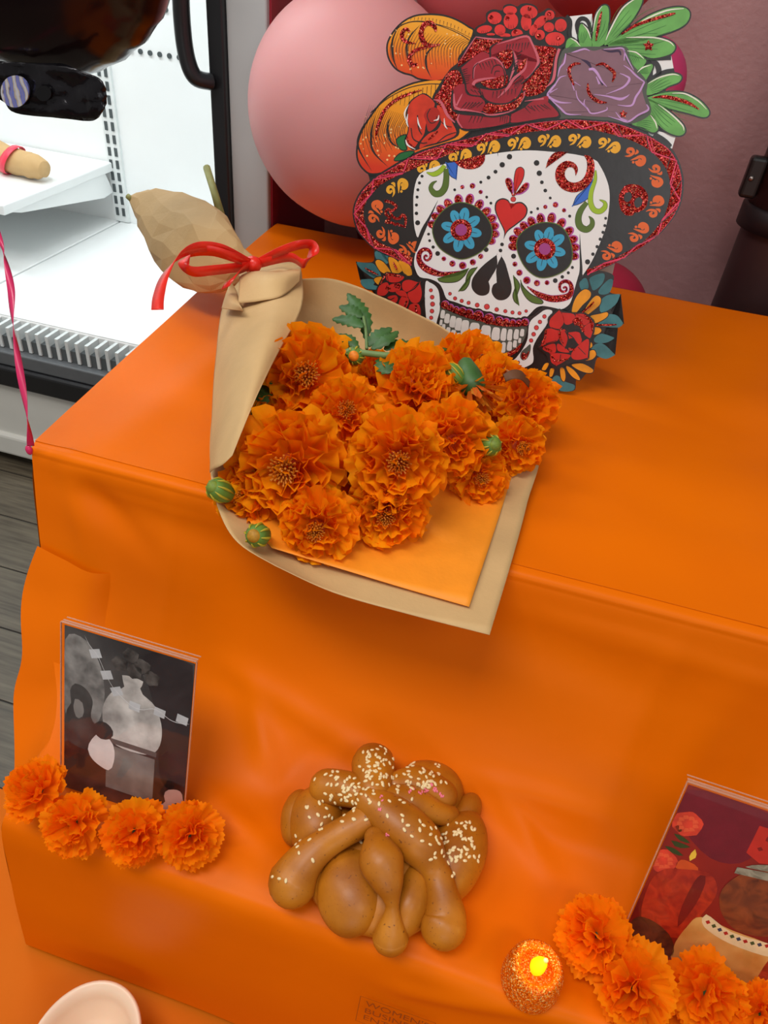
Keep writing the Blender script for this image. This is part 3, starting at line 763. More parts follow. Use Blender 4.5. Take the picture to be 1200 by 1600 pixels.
HI = [('P3', '250,362 300,388 340,435'), ('P3', '365,232 410,285 440,365'), ('P3', '545,62 490,145 460,300'), ('P3', '860,-8 790,35 715,110 620,285 580,380'), (None, '1068,14 1042,17 1012,29 985,46'),
      ('P4', '170,115 300,112 450,118 570,152 615,195'), ('P4', '180,240 265,255 335,315'), ('P4', '275,440 325,395 400,372'), ('P4', '375,545 480,488 600,458 665,470'), ('P4', '600,636 720,640 840,705 920,785'), ('P4', '470,740 600,840 695,935 708,985'), ('P4', '395,838 442,905 458,965')]
random.seed(3)
for (c_, s), (hc, hs) in zip(LEAVES, HI):
    q = poly(c_, s)
    lf = card('hat_leaf', offset(q, 2.4), K_BLACK, -0.5, 2.4, label='green leaf with white edge')
    card('leaf_blade', q, K_GREEN, 2.4, 2.8, lf)
    n_ = len(T(hc, hs))
    card('leaf_highlight', [cstroke(hc, hs, ([4] + [13] * (n_ - 2) + [4]) if hc else ([1] + [2.4] * (n_ - 2) + [1]))], K_CREAM, 2.8, 3.0, lf)
    # veins: thin lines that run from the root
    pts = T(c_, s); root = pts[0]; cen = sum(pts, Vector()) / len(pts)
    tip = max(pts, key=lambda p: (p - root).length)
    vs_ = []
    for k in range(6):
        sd = (k - 2.5) * 0.16
        d_ = tip - root; nn = Vector((-d_.y, d_.x, 0))
        a_ = root.lerp(tip, 0.12) + nn * sd * 0.25; b_ = root.lerp(tip, 0.45) + nn * sd * 0.75; e_ = root.lerp(tip, 0.72 + 0.1 * random.random()) + nn * sd * 0.7
        cc = [cen.lerp(a_, 0.85), cen.lerp(b_, 0.6), cen.lerp(e_, 0.7)]
        vs_.append(('s', stroke(cc, [0.3, 0.8, 0.3], 4)))
    card('leaf_vein', vs_, mat('card_vein_green', (58, 112, 50), 0.4), 2.8, 2.95, lf)
card('glitter_vein', [cstroke('P3', '540,110 520,200 500,300 488,385', [10, 26, 24, 12]), cstroke('P3', '725,325 850,245 1000,190 1180,140 1230,128', [12, 26, 30, 26, 8]), cstroke('P4', '412,675 520,668 640,690 760,730 850,785', [8, 30, 36, 30, 10])], K_GLIT, 2.9, 3.3)
def star(crop, x, y, r):
    return [Vector((CROPS[crop][0] + (x + (r if i % 2 == 0 else r * 0.55) * math.sin(i * math.pi / 5)) / 6, CROPS[crop][1] + (y - (r if i % 2 == 0 else r * 0.55) * math.cos(i * math.pi / 5)) / 6, 0)) for i in range(10)]
card('glitter_star', [star('P4', 378, 192, 54)], K_GLIT, 2.9, 3.3)
mr = card('mauve_rose', poly('P3', '190,460 390,440 560,440 770,440 820,590 960,760 960,880 1000,1060 820,1160 600,1130 300,1130 0,1120 -20,880 100,760 120,600'), K_GREY, 0.0, 2.9, label='grey mauve rose')
card('rose_face', poly('P3', '!205,505 390,466 470,480 560,460 !745,462 770,570 850,680 !940,775 920,860 !975,1030 880,1090 !790,1140 690,1110 600,1100 350,1085 !170,1050 90,960 !30,885 110,800 135,690 160,600'), K_MAUVE, 2.9, 3.2, mr)
card('petal_line', [cstroke('P3', s, w) for s, w in (('430,480 380,462 300,485 260,495', [4, 16, 14, 4]), ('205,505 190,590 150,640 130,720', [10, 16, 14, 5]), ('110,790 150,730 210,710', [12, 12, 4]),
    ('110,790 40,880 60,920 150,960 260,965', [16, 22, 22, 18, 3]), ('40,880 130,830', [14, 3]), ('60,930 150,1010 220,1070 350,1075', [6, 16, 16, 3]), ('560,465 640,460 745,462 750,570', [6, 10, 14, 8]), ('745,470 800,590 840,660', [12, 12, 5]),
    ('745,615 800,650 860,710 940,770', [4, 12, 16, 12]), ('940,770 900,850 860,910 830,980 780,995 690,985', [16, 18, 20, 18, 14, 4]), ('710,690 760,710 800,745 740,820 580,885', [6, 12, 22, 18, 3]), ('470,885 600,905 710,930 770,910 800,885', [4, 14, 26, 14, 3]),
    ('215,650 250,740 285,850', [8, 12, 8]), ('285,770 345,808', [8, 3]), ('300,850 320,930 400,1010 450,1065 580,1035 590,1005', [6, 10, 14, 14, 12, 6]), ('385,930 375,970 400,1010', [4, 10, 8]), ('600,1090 700,1120 790,1140 880,1080 975,1030 960,980', [3, 12, 18, 16, 18, 8]), ('670,1050 720,1110 790,1135', [4, 14, 10]),
    ('420,655 460,650 500,690 540,760 590,815', [20, 26, 24, 16, 4]), ('490,720 520,790', [8, 20]))], K_LILAC, 3.2, 3.4, mr)
card('petal_shadow', [cstroke('P3', '350,560 410,590 450,650 500,700 550,800', [6, 30, 14, 10, 16]), cstroke('P3', '540,468 620,485 700,480 720,520', [4, 20, 22, 12])], mat('card_dark_plum', (56, 36, 66), 0.4), 3.2, 3.3, mr)
card('glitter_curl', [cstroke('P3', '345,600 290,600 240,640 240,700 280,800', [14, 26, 30, 28, 16]), cstroke('P3', '485,615 550,600 610,640 660,690 640,770', [12, 26, 30, 32, 12]), cstroke('P3', '412,780 415,850 450,910 520,955 590,962', [10, 28, 34, 32, 8]), ], K_GLIT, 3.3, 3.7, mr)
card('glitter_star', [star('P3', 742, 1070, 40)], K_GLIT, 3.3, 3.7, mr)

# big red rose
br = card('big_rose', poly('P2', '265,330 420,345 600,345 740,322 830,415 1060,440 1040,560 1010,760 940,870 1060,1090 900,1125 500,1180 200,1230 100,1200 0,1180 -60,1060 -145,940 -80,800 20,655 95,590 100,540 190,420'), K_BLACK, 0.5, 3.2, label='big dark red rose')
card('glitter_petal', [poly('P2', s) for s in ('!265,370 510,370 430,430 395,500 330,485 210,560 !100,630 115,560', '!815,430 1010,455 990,560 960,720 900,860 760,905 715,880 700,780 790,690 870,600', '0,690 70,655 115,680 140,780 60,830 45,920 60,1030 95,1080 75,1130 0,1060 -120,930 -60,830')], K_GLIT, 3.2, 3.6, br)
card('petal_edge', [cstroke('P2', s, w) for s, w in (('265,350 400,368 520,370', [8, 16, 4]), ('130,560 190,460 265,350', [4, 12, 8]), ('1045,460 1015,560 990,740 920,820', [26, 24, 26, 5]), ('-130,935 -60,960 0,1080 70,1150', [6, 24, 26, 8]))], K_ROSEP, 3.3, 3.75, br)
for s in ('!410,520 410,450 470,405 600,370 !740,335 790,400 !862,580 820,670 730,740 600,800 690,700 620,560 600,470 540,470 470,520', '!130,640 210,570 320,490 390,510 460,540 520,620 540,720 400,745 280,780 !230,815 300,840 320,900 210,880 160,780',
          '!50,860 80,810 170,790 190,880 300,910 350,960 310,1050 !60,1030', '!300,830 450,850 570,810 700,710 710,780 660,900 540,970 420,960 350,920', '!100,1060 300,1080 450,1090 560,1080 590,1140 400,1190 130,1200', '!600,1070 720,1010 780,960 930,900 !940,960 1040,1080 880,1110 600,1150'):
    card('petal', poly('P2', s), K_ROSE, 3.4, 3.9, br)
card('petal_edge', [cstroke('P2', s, w) for s, w in (('460,420 600,378 740,345 790,410 850,570 800,680 730,740', [4, 16, 20, 18, 26, 16, 4]), ('600,460 640,560 620,650 580,760', [10, 26, 24, 8]), ('740,550 720,650 620,740 560,830 470,920', [10, 22, 26, 24, 4]), ('245,740 250,640 290,590 420,545 500,590 525,650', [8, 20, 14, 12, 14, 8]), ('240,800 270,760 400,735 480,735', [30, 26, 16, 4]),
    ('60,880 80,1010 200,1035 330,1060', [12, 26, 14, 6]), ('330,1060 400,1080 550,1060 640,1020 700,930 720,860', [6, 16, 18, 22, 24, 12]), ('110,1070 95,1130 140,1200', [6, 16, 8]), ('80,1000 120,920 140,880', [14, 14, 4]), ('720,950 900,925', [4, 20]), ('360,790 385,800', [5, 14]))], K_ROSEP, 3.9, 4.1, br)
card('glitter_petal', [poly('P2', s) for s in ('470,510 600,465 612,570 560,650 520,600', '680,600 740,550 715,640 650,680', '310,770 430,740 560,705 540,810 400,830', '330,1035 370,970 470,975 560,970 700,870 700,930 640,1020 480,1050 400,1070')], K_GLIT, 3.9, 4.2, br)
rl = [cstroke('P2', s, w) for s, w in (('400,540 405,450 470,400', [12, 16, 6]), ('120,640 165,780 190,880 320,905', [14, 14, 14, 8]), ('240,740 245,640 290,590', [8, 9, 5]), ('300,830 330,920 430,970 560,970 660,910 710,800', [8, 14, 14, 14, 14, 6]), ('50,850 60,1040 300,1080 460,1090 640,1030 730,900', [14, 14, 14, 16, 14, 6]), ('640,700 620,560 610,470', [14, 16, 4]), ('520,640 540,730 520,820', [5, 12, 5]), ('410,690 430,630 480,610 520,640', [5, 8, 8, 6]), ('440,710 450,670 490,670', [4, 7, 5]), ('590,1060 580,1150', [10, 8]), ('870,590 780,710 690,790', [6, 14, 10]))]
random.seed(8)
for (x0, y0, x1, y1, n, lx, ly) in ((140, 660, 160, 790, 8, 60, -15), (300, 600, 440, 560, 6, 30, 60), (560, 420, 760, 400, 8, -15, 70), (180, 960, 330, 960, 6, -70, 60), (430, 860, 640, 830, 7, -10, 60), (640, 780, 700, 740, 5, -15, 60), (230, 1090, 330, 1090, 4, -30, 70), (500, 1090, 560, 1090, 4, -10, 70), (720, 1000, 900, 980, 7, 60, 60), (220, 840, 320, 860, 4, 30, 40), (700, 480, 640, 640, 6, -50, 30)):
    for i in range(n):
        t = i / (n - 1); x, y = x0 + (x1 - x0) * t, y0 + (y1 - y0) * t
        rl.append(cstroke('P2', '%d,%d %d,%d' % (x, y, x + lx * (0.7 + 0.5 * random.random()), y + ly * (0.7 + 0.5 * random.random())), [8, 1]))
card('petal_line', rl, K_BLACK, 3.95, 4.3, br)

# ------------------------------------------------------------------ the face
face = card('face_panel', poly(None, '657,272 683,260 707,253 733,247 778,239 817,235 850,236 898,241 928,249 937,258 947,278 952,297 952,320 947,353 937,380 925,407 !911,429 906,425 900,443 893,468 887,477 877,482 862,479 848,477 838,480 828,490 823,494 807,496 788,492 767,487 747,482 730,478 715,472 702,468 697,463 693,452 687,442 673,435 657,432 650,420 648,407 652,387 655,372 652,368 648,350 647,325 648,297', 3), K_WHITE, 3.2, 3.9, label='white skull face')
card('temple_slit', [cstroke(None, '685,313 672,340 661,362 650,392', [0.3, 3.5, 6.5, 4]), cstroke(None, '906,365 907,395 908,420 906,436', [0.3, 2.6, 4.5, 6]), cstroke('P6', '470,350 472,385', [7, 1])], K_BLACK, 3.9, 4.1, face)
K_MOUTH = K_GREY
card('jaw_back', poly(None, '655,434 690,455 700,466 760,486 825,494 850,478 880,486 862,520 838,560 815,576 770,568 700,540 662,505'), K_BLACK, 2.6, 3.3)
card('jaw_side', poly(None, '666,440 673,441 682,447 687,458 688,483 683,503 680,530 670,520 667,497 665,470'), K_WHITE, 3.3, 3.8)
card('jaw_side', poly(None, '863,485 853,483 842,490 828,503 825,527 818,543 807,558 800,565 813,574 830,568 834,560 833,543 840,527 852,510 860,495'), K_WHITE, 3.3, 3.8)
card('mouth', poly('F3', '300,300 400,330 560,380 740,430 900,460 1090,470 1090,560 1050,640 960,740 860,760 700,700 500,620 330,500 290,420'), K_MOUTH, 3.3, 3.5, label='dark grey mouth')
def tooth(x, y, w, h, a=0.17):
    ca, sa = math.cos(a), math.sin(a); pts = []
    for i in range(20):
        t = 2 * math.pi * i / 20; c_, s_ = math.cos(t), math.sin(t)
        ex = math.copysign(abs(c_) ** 0.5, c_) * w / 2 * (1.06 if s_ > 0 else 0.94); ey = math.copysign(abs(s_) ** 0.5, s_) * h / 2
        pts.append(Vector((CROPS['F3'][0] + (x + ex * ca - ey * sa) / 6, CROPS['F3'][1] + (y + ex * sa + ey * ca) / 6, 0)))
    card('tooth', pts, K_TOOTH, 3.5, 4.0)
for x, y, w, h in ((316, 360, 40, 78), (357, 400, 48, 90), (410, 430, 56, 108), (463, 453, 62, 118), (524, 480, 74, 130), (612, 505, 96, 132), (718, 528, 96, 130), (812, 543, 76, 122), (885, 550, 52, 118), (943, 553, 46, 108), (1003, 548, 46, 96), (1058, 532, 38, 70),
                   (300, 437, 26, 52), (325, 475, 32, 46), (368, 505, 40, 46), (416, 532, 46, 50), (470, 562, 54, 56), (530, 590, 62, 62), (602, 612, 70, 66), (680, 640, 66, 76), (752, 660, 66, 92), (818, 675, 62, 98), (882, 670, 44, 98), (940, 658, 46, 88), (990, 637, 36, 68), (1035, 606, 26, 46)):
    tooth(x, y, w, h, 0.12)
lip = [(335, 268, 38), (385, 293, 32), (435, 315, 32), (497, 332, 40), (557, 350, 42), (645, 370, 48), (745, 400, 50), (840, 418, 40), (905, 427, 34), (965, 437, 32), (1025, 440, 32), (1082, 432, 36)]
card('lip_outline', [cdisc('F3', x, y - 6, r + 12) for x, y, r in lip], K_BLACK, 3.3, 4.0)
card('lip_scallop', [cdisc('F3', x + 6, y, r) for x, y, r in lip], K_PURP, 4.0, 4.15)
card('lip_glitter', [cdisc('F3', x, y + 5, r - 3) for x, y, r in lip] + [cstroke('F3', '330,290 450,340 560,375 650,395 740,425 850,450 1000,460 1080,450', [20, 30, 40, 40, 40, 34, 28, 16])], K_GLIT, 4.15, 4.5, label='red glitter upper lip')
card('lip_glitter', [cstroke('F3', '840,745 900,750 960,720 1010,690 1055,630', [24, 44, 40, 36, 8])], K_GLIT, 3.5, 4.0, label='red glitter lower lip')
card('drop_outline', [poly('F4', '235,700 235,760 205,830 165,850 140,820 150,770 195,730')], K_GREY, 3.8, 4.0)
card('glitter_drop', [poly('F4', '225,760 200,830 165,842 150,810 165,775 195,790')], K_GLIT, 4.0, 4.3)

# eyes
def eye(crop, outline, c, tips, scallops):
    q = poly(crop, outline)
    e = card('eye', offset(q, 1.4), K_OLIVE, 4.3, 4.55, label='black eye socket with a turquoise flower')
    card('socket', q, K_BLACK, 4.55, 4.75, e)
    qc = sum(q, Vector()) / len(q)
    C_ = Vector((CROPS[crop][0] + c[0] / 6, CROPS[crop][1] + c[1] / 6, 0))
    for x, y in scallops:
        px, py = CROPS[crop][0] + x / 6, CROPS[crop][1] + y / 6
        d = (Vector((px, py, 0)) - qc); a = math.atan2(d.y, d.x)
        dn = d.normalized()
        p1 = Vector((px, py, 0)) - dn * 1.2
        card('lash_scallop', disc(p1.x, p1.y, 9.4, 18, 7.0, a), K_PURP, 3.9, 4.1, e)
        card('lash_glitter', disc(p1.x - 0.9, p1.y + 0.3, 8.0, 16, 5.4, a), K_GLIT, 4.1, 4.3, e)
    for x, y in tips:
        tp = Vector((CROPS[crop][0] + x / 6, CROPS[crop][1] + y / 6, 0))
        d = tp - C_; a = math.atan2(d.y, d.x); L_ = d.length
        m_ = C_ + d * 0.66
        p_ = card('flower_petal', disc(m_.x, m_.y, L_ * 0.40, 18, L_ * 0.24, a), K_BLUE, 4.75, 5.0, e)
        card('petal_vein', [('s', stroke([C_ + d * 0.5, C_ + d * 0.82], [0.9, 0.7], 2))], K_BLACK, 5.0, 5.1, e)
    card('flower_ring', disc(C_.x, C_.y, 16.8, 28), K_GLIT, 4.75, 5.3, e)
    card('flower_eye', disc(C_.x, C_.y, 9.2, 24), K_MAG, 5.3, 5.5, e)
eye('F1', '225,340 290,210 400,120 510,100 640,150 740,260 775,370 740,480 640,570 500,620 380,580 270,490', (490, 350), ((530, 155), (412, 180), (650, 240), (315, 305), (670, 388), (335, 455), (452, 545), (592, 515)),
    ((222, 300), (255, 228), (300, 160), (368, 105), (465, 65), (570, 60), (660, 112), (725, 180), (775, 245), (796, 315), (800, 388), (765, 450)))
eye('F2', '290,500 320,400 420,320 550,285 680,310 760,400 800,530 795,640 740,720 620,780 500,790 400,730 330,630', (550, 528), ((478, 362), (602, 336), (718, 412), (372, 482), (732, 566), (388, 640), (508, 722), (648, 694)),
    ((255, 505), (262, 438), (302, 368), (358, 315), (427, 272), (512, 242), (615, 236), (708, 285), (778, 362), (814, 440), (830, 515), (823, 595)))
# nose, heart, petals and dots
for s in ('!820,585 825,680 790,760 !740,825 755,880 745,940 700,965 640,955 590,900 590,820 640,740 720,660', '!865,597 900,660 935,780 960,880 945,960 890,1005 820,1000 775,940 785,870 !830,840 815,760 825,680'):
    card('nostril', poly('F1', s), K_BLACK, 3.9, 4.1, face)
hq = poly('F1', '!885,440 888,365 840,260 803,170 812,90 870,55 930,75 !955,132 1000,95 1060,95 1108,150 1090,230 1010,300 920,370')
h_ = card('heart', hq, K_BLACK, 3.9, 4.05, label='red heart on the forehead'); card('heart_fill', poly('F1', '!897,395 895,350 850,260 815,170 822,100 870,68 925,85 !953,150 1005,107 1055,107 1096,155 1080,225 1005,290 925,350'), K_RED, 4.05, 4.3, h_)
q = poly('P6', '!625,740 620,620 640,510 685,485 718,520 705,600 660,680'); card('petal_outline', offset(q, 0.5), K_BLACK, 3.9, 4.0, face); card('forehead_petal', offset(q, -0.6), K_RED, 4.0, 4.2, face)
for s in ('!615,745 570,700 540,620 560,585 600,600 620,660', '!635,748 680,680 730,630 765,640 755,690 700,735'):
    q = poly('P6', s); card('petal_outline', q, K_PURP, 3.9, 4.05, face); card('glitter_petal', [p + Vector((-1.2, -0.6, 0)) for p in offset(q, -1.2)], K_GLIT, 4.05, 4.35, face)
BD = [('P6', 580, 388, 25), ('P6', 512, 463, 25), ('P6', 449, 528, 18), ('P6', 384, 583, 18), ('P6', 312, 626, 14), ('P6', 367, 765, 13), ('P6', 406, 822, 13), ('P6', 68, 697, 13), ('P6', 833, 446, 26), ('P6', 858, 542, 25), ('P6', 882, 627, 17), ('P6', 914, 704, 17), ('P6', 960, 773, 13), ('P6', 843, 873, 13), ('P6', 783, 907, 13), ('P6', 1142, 943, 14),
      ('P5', 723, 570, 14), ('P5', 699, 633, 14), ('P5', 684, 697, 14), ('P5', 677, 765, 14), ('P5', 671, 839, 14), ('P5', 671, 917, 16), ('P5', 682, 1005, 23), ('P5', 784, 1111, 13), ('P5', 794, 1172, 13), ('F1', 227, 512, 15), ('F1', 269, 572, 22), ('F1', 870, 487, 17), ('F1', 856, 544, 17), ('F1', 722, 536, 22),
      ('F2', 258, 597, 23), ('F2', 647, 825, 22), ('F2', 713, 790, 16), ('F2', 769, 752, 14), ('F2', 807, 702, 14), ('F2', 1118, 243, 13), ('F2', 1110, 311, 14), ('F2', 1093, 374, 15), ('F2', 1067, 438, 15), ('F2', 1038, 508, 15), ('F2', 999, 578, 16), ('F2', 949, 650, 24)]
card('black_dot', [cdisc(*d) for d in BD], K_BLACK, 3.9, 4.15, face)
RD = [('P6', 140, 671, 20), ('P6', 235, 660, 27), ('P6', 311, 717, 20), ('P6', 915, 856, 20), ('P6', 1010, 836, 27), ('P6', 1090, 888, 20), ('F1', 327, 621, 22), ('F1', 407, 666, 30), ('F1', 503, 684, 36), ('F1', 598, 653, 30), ('F1', 671, 598, 25), ('F2', 271, 671, 24), ('F2', 313, 751, 30), ('F2', 382, 822, 36), ('F2', 477, 848, 30), ('F2', 571, 844, 23)]
card('dot_rim', [cdisc(*d) for d in RD], K_PURP, 3.9, 4.05, face)
card('glitter_dot', [cdisc(c_, x - 3, y + 1, r * 0.78) for c_, x, y, r in RD], K_GLIT, 4.05, 4.35, face)
LD = [('F1', 384, 948, 15), ('F1', 431, 992, 17), ('F1', 493, 1015, 17), ('F1', 558, 1033, 17), ('F1', 638, 1054, 20), ('F1', 728, 1069, 25), ('F1', 820, 1096, 19), ('F1', 901, 1111, 17), ('F1', 968, 1123, 17), ('F1', 1033, 1130, 17), ('F1', 1095, 1110, 14), ('P6', 615, 785, 24),
      ('F1', 205, 916, 16), ('F1', 217, 980, 19), ('F1', 221, 1045, 21), ('F1', 215, 1110, 19), ('F1', 208, 1172, 17), ('F4', 366, 440, 18), ('F4', 324, 491, 18), ('F4', 291, 545, 21), ('F4', 265, 606, 19), ('F4', 242, 665, 18), ('F4', 121, 869, 14)]
card('dot_rim', [cdisc(c_, x, y, r + 2) for c_, x, y, r in LD], mat('card_dark_red', (120, 20, 24)), 3.7, 4.05, face)
card('red_dot', [cdisc(c_, x, y, r - 3) for c_, x, y, r in LD], mat('card_coral', (212, 66, 66), 0.4), 4.05, 4.25, face)
SP = [('F1', '172,602 160,590 145,600 148,625 172,636 198,615 205,575 180,540 135,535 100,570 95,630 130,690 200,735 300,765 400,752 480,738', [10, 12, 12, 12, 14, 18, 22, 26, 30, 36, 42, 52, 56, 40, 16, 2]),
      ('F2', '722,898 735,885 752,893 750,918 718,930 690,903 695,855 740,830 785,850 800,910 775,965 700,990 600,992 500,958 430,915 385,880', [10, 12, 12, 12, 14, 18, 22, 26, 30, 38, 50, 58, 56, 44, 18, 2])]
card('cheek_curl_rim', [cstroke(c_, s, [w + 9 for w in ws]) for c_, s, ws in SP], K_MAG, 3.9, 4.05, face)
card('cheek_curl', [cstroke(c_, s, ws) for c_, s, ws in SP], K_GLIT, 4.05, 4.4, face)
for c_, s in (('F1', '!272,808 330,790 430,780 500,755 !555,718 520,780 450,835 350,845 285,832'), ('F1', '!632,705 575,720 540,780 520,870 !470,922 520,915 560,860 582,780'), ('F2', '!260,785 300,830 317,880 295,950 285,1000 !305,1052 265,1020 250,960 272,880'), ('F2', '!325,828 350,880 420,950 500,990 535,1025 510,1045 430,1030 370,980 330,900')):
    q = poly(c_, s); card('leaf_outline', offset(q, 0.5), K_BLACK, 3.9, 4.0, face); card('cheek_leaf', offset(q, -0.7), K_OLIVE, 4.0, 4.2, face)
def orn(name, crop, s, ws, m):
    card(name + '_outline', [cstroke(crop, s, [w + 6 for w in ws])], K_BLACK, 3.9, 4.0, face)
    card(name, [cstroke(crop, s, ws)], m, 4.0, 4.2, face)
orn('lime_curl', 'P5', '765,535 830,552 890,525 935,470', [6, 40, 44, 36], K_LIME)
orn('green_curl', 'P5', '948,500 950,580 938,670 900,725 850,735 815,705 805,670 825,635 862,615', [44, 50, 58, 58, 56, 46, 36, 24, 3], K_OLIVE)
orn('lime_curl', 'P7', '303,515 300,600 262,720 258,820 290,885 345,898 390,860 388,815 340,790', [10, 30, 40, 46, 48, 46, 42, 28, 3], K_LIME)
orn('green_curl', 'P7', '222,815 165,890 142,970 160,1040 220,1068 268,1030 270,980 240,943', [36, 50, 56, 62, 56, 46, 34, 3], K_OLIVE)
for c_, s in (('P5', '!950,445 !1052,432 1045,520 !1040,597 990,570 962,510'), ('P7', '!278,610 245,760 160,825 !90,846 125,760 190,700')):
    q = poly(c_, s); card('leaf_outline', offset(q, 0.5), K_BLACK, 3.9, 3.98, face); card('blue_leaf', offset(q, -0.5), K_ROYAL, 3.98, 4.15, face)
card('glitter_disc', [poly('P6', '!65,435 !352,368 345,430 300,482 220,505 130,488')], K_GLIT, 4.0, 4.35, face)
card('glitter_spiral', [poly('P6', '!920,487 945,410 1010,345 !1115,345 1010,392 955,440'), cstroke('P7', '200,375 250,420 258,500 235,590 180,650 100,675 20,650 -25,585 -20,510 30,460 90,465 122,505 118,565', [10, 62, 70, 78, 84, 90, 92, 92, 84, 66, 48, 34, 3])], K_GLIT, 4.05, 4.4, face)

# ------------------------------------------------------------------ cheek flowers of the cut-out
def cheek(crop, back, leaves, petals, rose, rose_lines, glits):
    g = card('cheek_flower', poly(crop, back), K_BLACK, 0.0, 2.6, label='red rose with teal leaves at the jaw')
    for s in leaves:
        q = poly(crop, s); card('teal_leaf', offset(q, 1.3), K_TEAL, 2.6, 3.0, g)
    for s in petals:
        q = poly(crop, s); a = card('yellow_petal', offset(q, 0.8), K_BLACK, 2.6, 3.2, g); card('petal_face', offset(q, -0.4), K_YPET, 3.2, 3.5, g)
    ro = card('rose', offset(poly(crop, rose[0]), 1.6), K_BLACK, 3.2, 6.0, g, 'raised red rose')
    for s in rose[1:]:
        card('rose_petal', poly(crop, s), K_SCAR2, 6.0, 6.6, ro) if False else card('rose_petal', poly(crop, s), K_SCAR2, 6.0, 6.6, g)
    card('rose_line', [cstroke(crop, s, w) for s, w in rose_lines], K_BLACK, 6.6, 6.8, g)
    card('rose_glitter', [cstroke(crop, s, w) for s, w in glits], K_GLIT, 6.6, 7.0, g)
K_YPET = mat('card_amber', (230, 150, 28), 0.38, 0.25, 40)
K_SCAR2 = mat('card_rose_red', (196, 42, 36), 0.33, 0.15, 40)
cheek('F4', '690,60 780,40 900,20 1010,60 1000,140 980,220 !1075,240 1040,330 985,390 1060,440 !1105,510 1060,545 930,570 1015,640 960,690 900,690 960,760 !1020,800 960,835 860,830 820,960 760,975 700,1040 660,1040 650,1130 560,1145 480,1130 400,1050 300,980 200,930 280,840 300,700 380,560 430,420 600,380 640,200',
      ['!790,90 850,60 920,50 900,130 830,190 810,160', '880,200 960,110 1000,110 970,210 900,230', '900,300 960,250 !1065,240 1020,330 900,400', '960,430 1040,440 !1095,510 1040,540 880,520 920,470', '840,650 900,610 !1010,645 940,680 850,680', '810,740 900,700 !1015,800 940,830 860,800', '480,1000 560,1060 640,1090 620,1130 520,1130 440,1060', '700,130 750,90 770,170 720,190'],
      ['620,400 640,300 690,220 750,185 800,215 790,270 720,340 660,410', '720,420 790,300 850,245 893,270 885,330 820,390 760,430', '790,440 880,415 950,400 962,430 920,470 830,505', '820,610 830,545 880,545 900,575 870,605', '780,740 785,680 812,690 812,725', '740,850 780,770 830,755 850,800 810,845', '620,890 720,880 820,935 805,970 740,965 660,930', '570,900 640,940 695,1010 690,1040 630,1010 580,950', '510,920 550,930 565,1000 550,1050 520,1020', '420,930 460,930 440,1000 410,1000', '340,930 370,880 410,880 380,940 350,945'],
      ['!500,372 570,400 660,410 740,410 !825,480 825,570 800,640 785,700 !775,830 700,850 610,865 !480,925 420,880 390,790 !305,720 350,660 370,560 410,520 410,450',
       '!505,378 470,410 418,470 425,540 500,550 545,500 545,440', '!530,400 640,415 650,470 600,510 555,500', '!660,415 740,415 !800,480 740,520 660,510', '740,530 820,490 820,560 790,640 740,600', '380,560 480,550 500,600 490,660 400,690 !330,715 365,640', '350,730 460,690 470,770 400,770', '!420,780 520,780 610,800 560,850 !480,895 430,860', '620,780 690,700 780,650 !770,820 690,840 630,830', '500,550 560,560 590,640 560,720 520,680 495,610', '600,580 700,590 715,660 690,700 640,640 590,640', '490,690 560,730 600,770 540,770 490,750'],
      [('590,600 640,640 660,700 620,740 580,740', [8, 10, 10, 8, 6]), ('610,650 630,680 650,665', [7, 9, 6]), ('560,570 590,640 560,740', [10, 12, 8]), ('380,690 480,660', [8, 5]), ('680,720 750,790', [6, 6]), ('520,790 510,850', [6, 6]), ('600,580 690,575 715,640', [8, 10, 6]), ('740,610 790,645', [6, 6]), ('430,540 500,560 560,545', [8, 10, 8])],
      [('640,500 680,480 710,520 730,580', [50, 70, 40, 24]), ('830,300 780,350 720,400', [12, 18, 14]), ('850,515 950,515 1040,512', [10, 18, 10]), ('385,560 370,640 350,710 440,760', [16, 22, 18, 14]), ('520,550 510,620 545,690', [14, 20, 12]), ('430,800 480,850 590,830', [12, 20, 12]), ('740,420 800,480 815,570', [14, 24, 14]), ('590,740 650,745', [24, 20])])
cheek('F5', '!110,235 200,240 270,220 280,110 400,170 620,250 640,380 760,420 760,800 650,760 480,640 300,520 200,490 150,440 !145,400 210,400 160,320',
      ['!115,240 200,250 270,260 330,360 280,380 200,330 150,290', '!150,405 230,400 280,410 260,450 330,480 220,480 170,450', '290,140 350,150 400,230 360,240 300,200', '350,160 400,180 410,220 390,210'],
      ['285,240 310,210 370,240 440,340 400,350 330,320', '270,400 300,372 350,375 340,430 310,445', '405,190 480,210 540,300 500,340 440,330', '500,220 600,255 630,350 560,350'],
      ['!390,330 480,345 560,350 600,390 !720,420 720,500 740,560 700,620 720,720 700,780 560,690 400,600 300,540 330,440', '400,345 500,350 560,370 520,410 450,420 400,400', '545,420 600,395 !690,420 640,470 590,510 545,480', '!705,425 725,520 700,600 640,610 600,560 600,510', '330,450 400,420 420,480 380,540 310,530', '430,440 520,430 520,490 450,510 410,490', '480,500 560,500 590,560 510,540', '500,640 540,550 600,570 590,640 540,680', '610,630 690,620 715,700 690,740 600,690', '400,560 480,540 500,580 460,620'],
      [('470,560 430,580 400,560 430,530', [6, 9, 8, 6]), ('590,510 650,480 700,430', [6, 10, 8]), ('520,550 500,640', [8, 6]), ('400,350 420,440', [6, 6]), ('610,620 590,680', [8, 8])],
      [('390,340 470,350 540,365', [16, 26, 14]), ('195,285 260,320 320,350', [10, 18, 8]), ('460,230 480,270 495,300', [10, 18, 12]), ('500,430 490,470', [60, 50]), ('420,460 400,490', [50, 40]), ('585,590 560,650', [16, 20]), ('670,630 675,700', [20, 20]), ('340,430 380,360', [12, 16])])

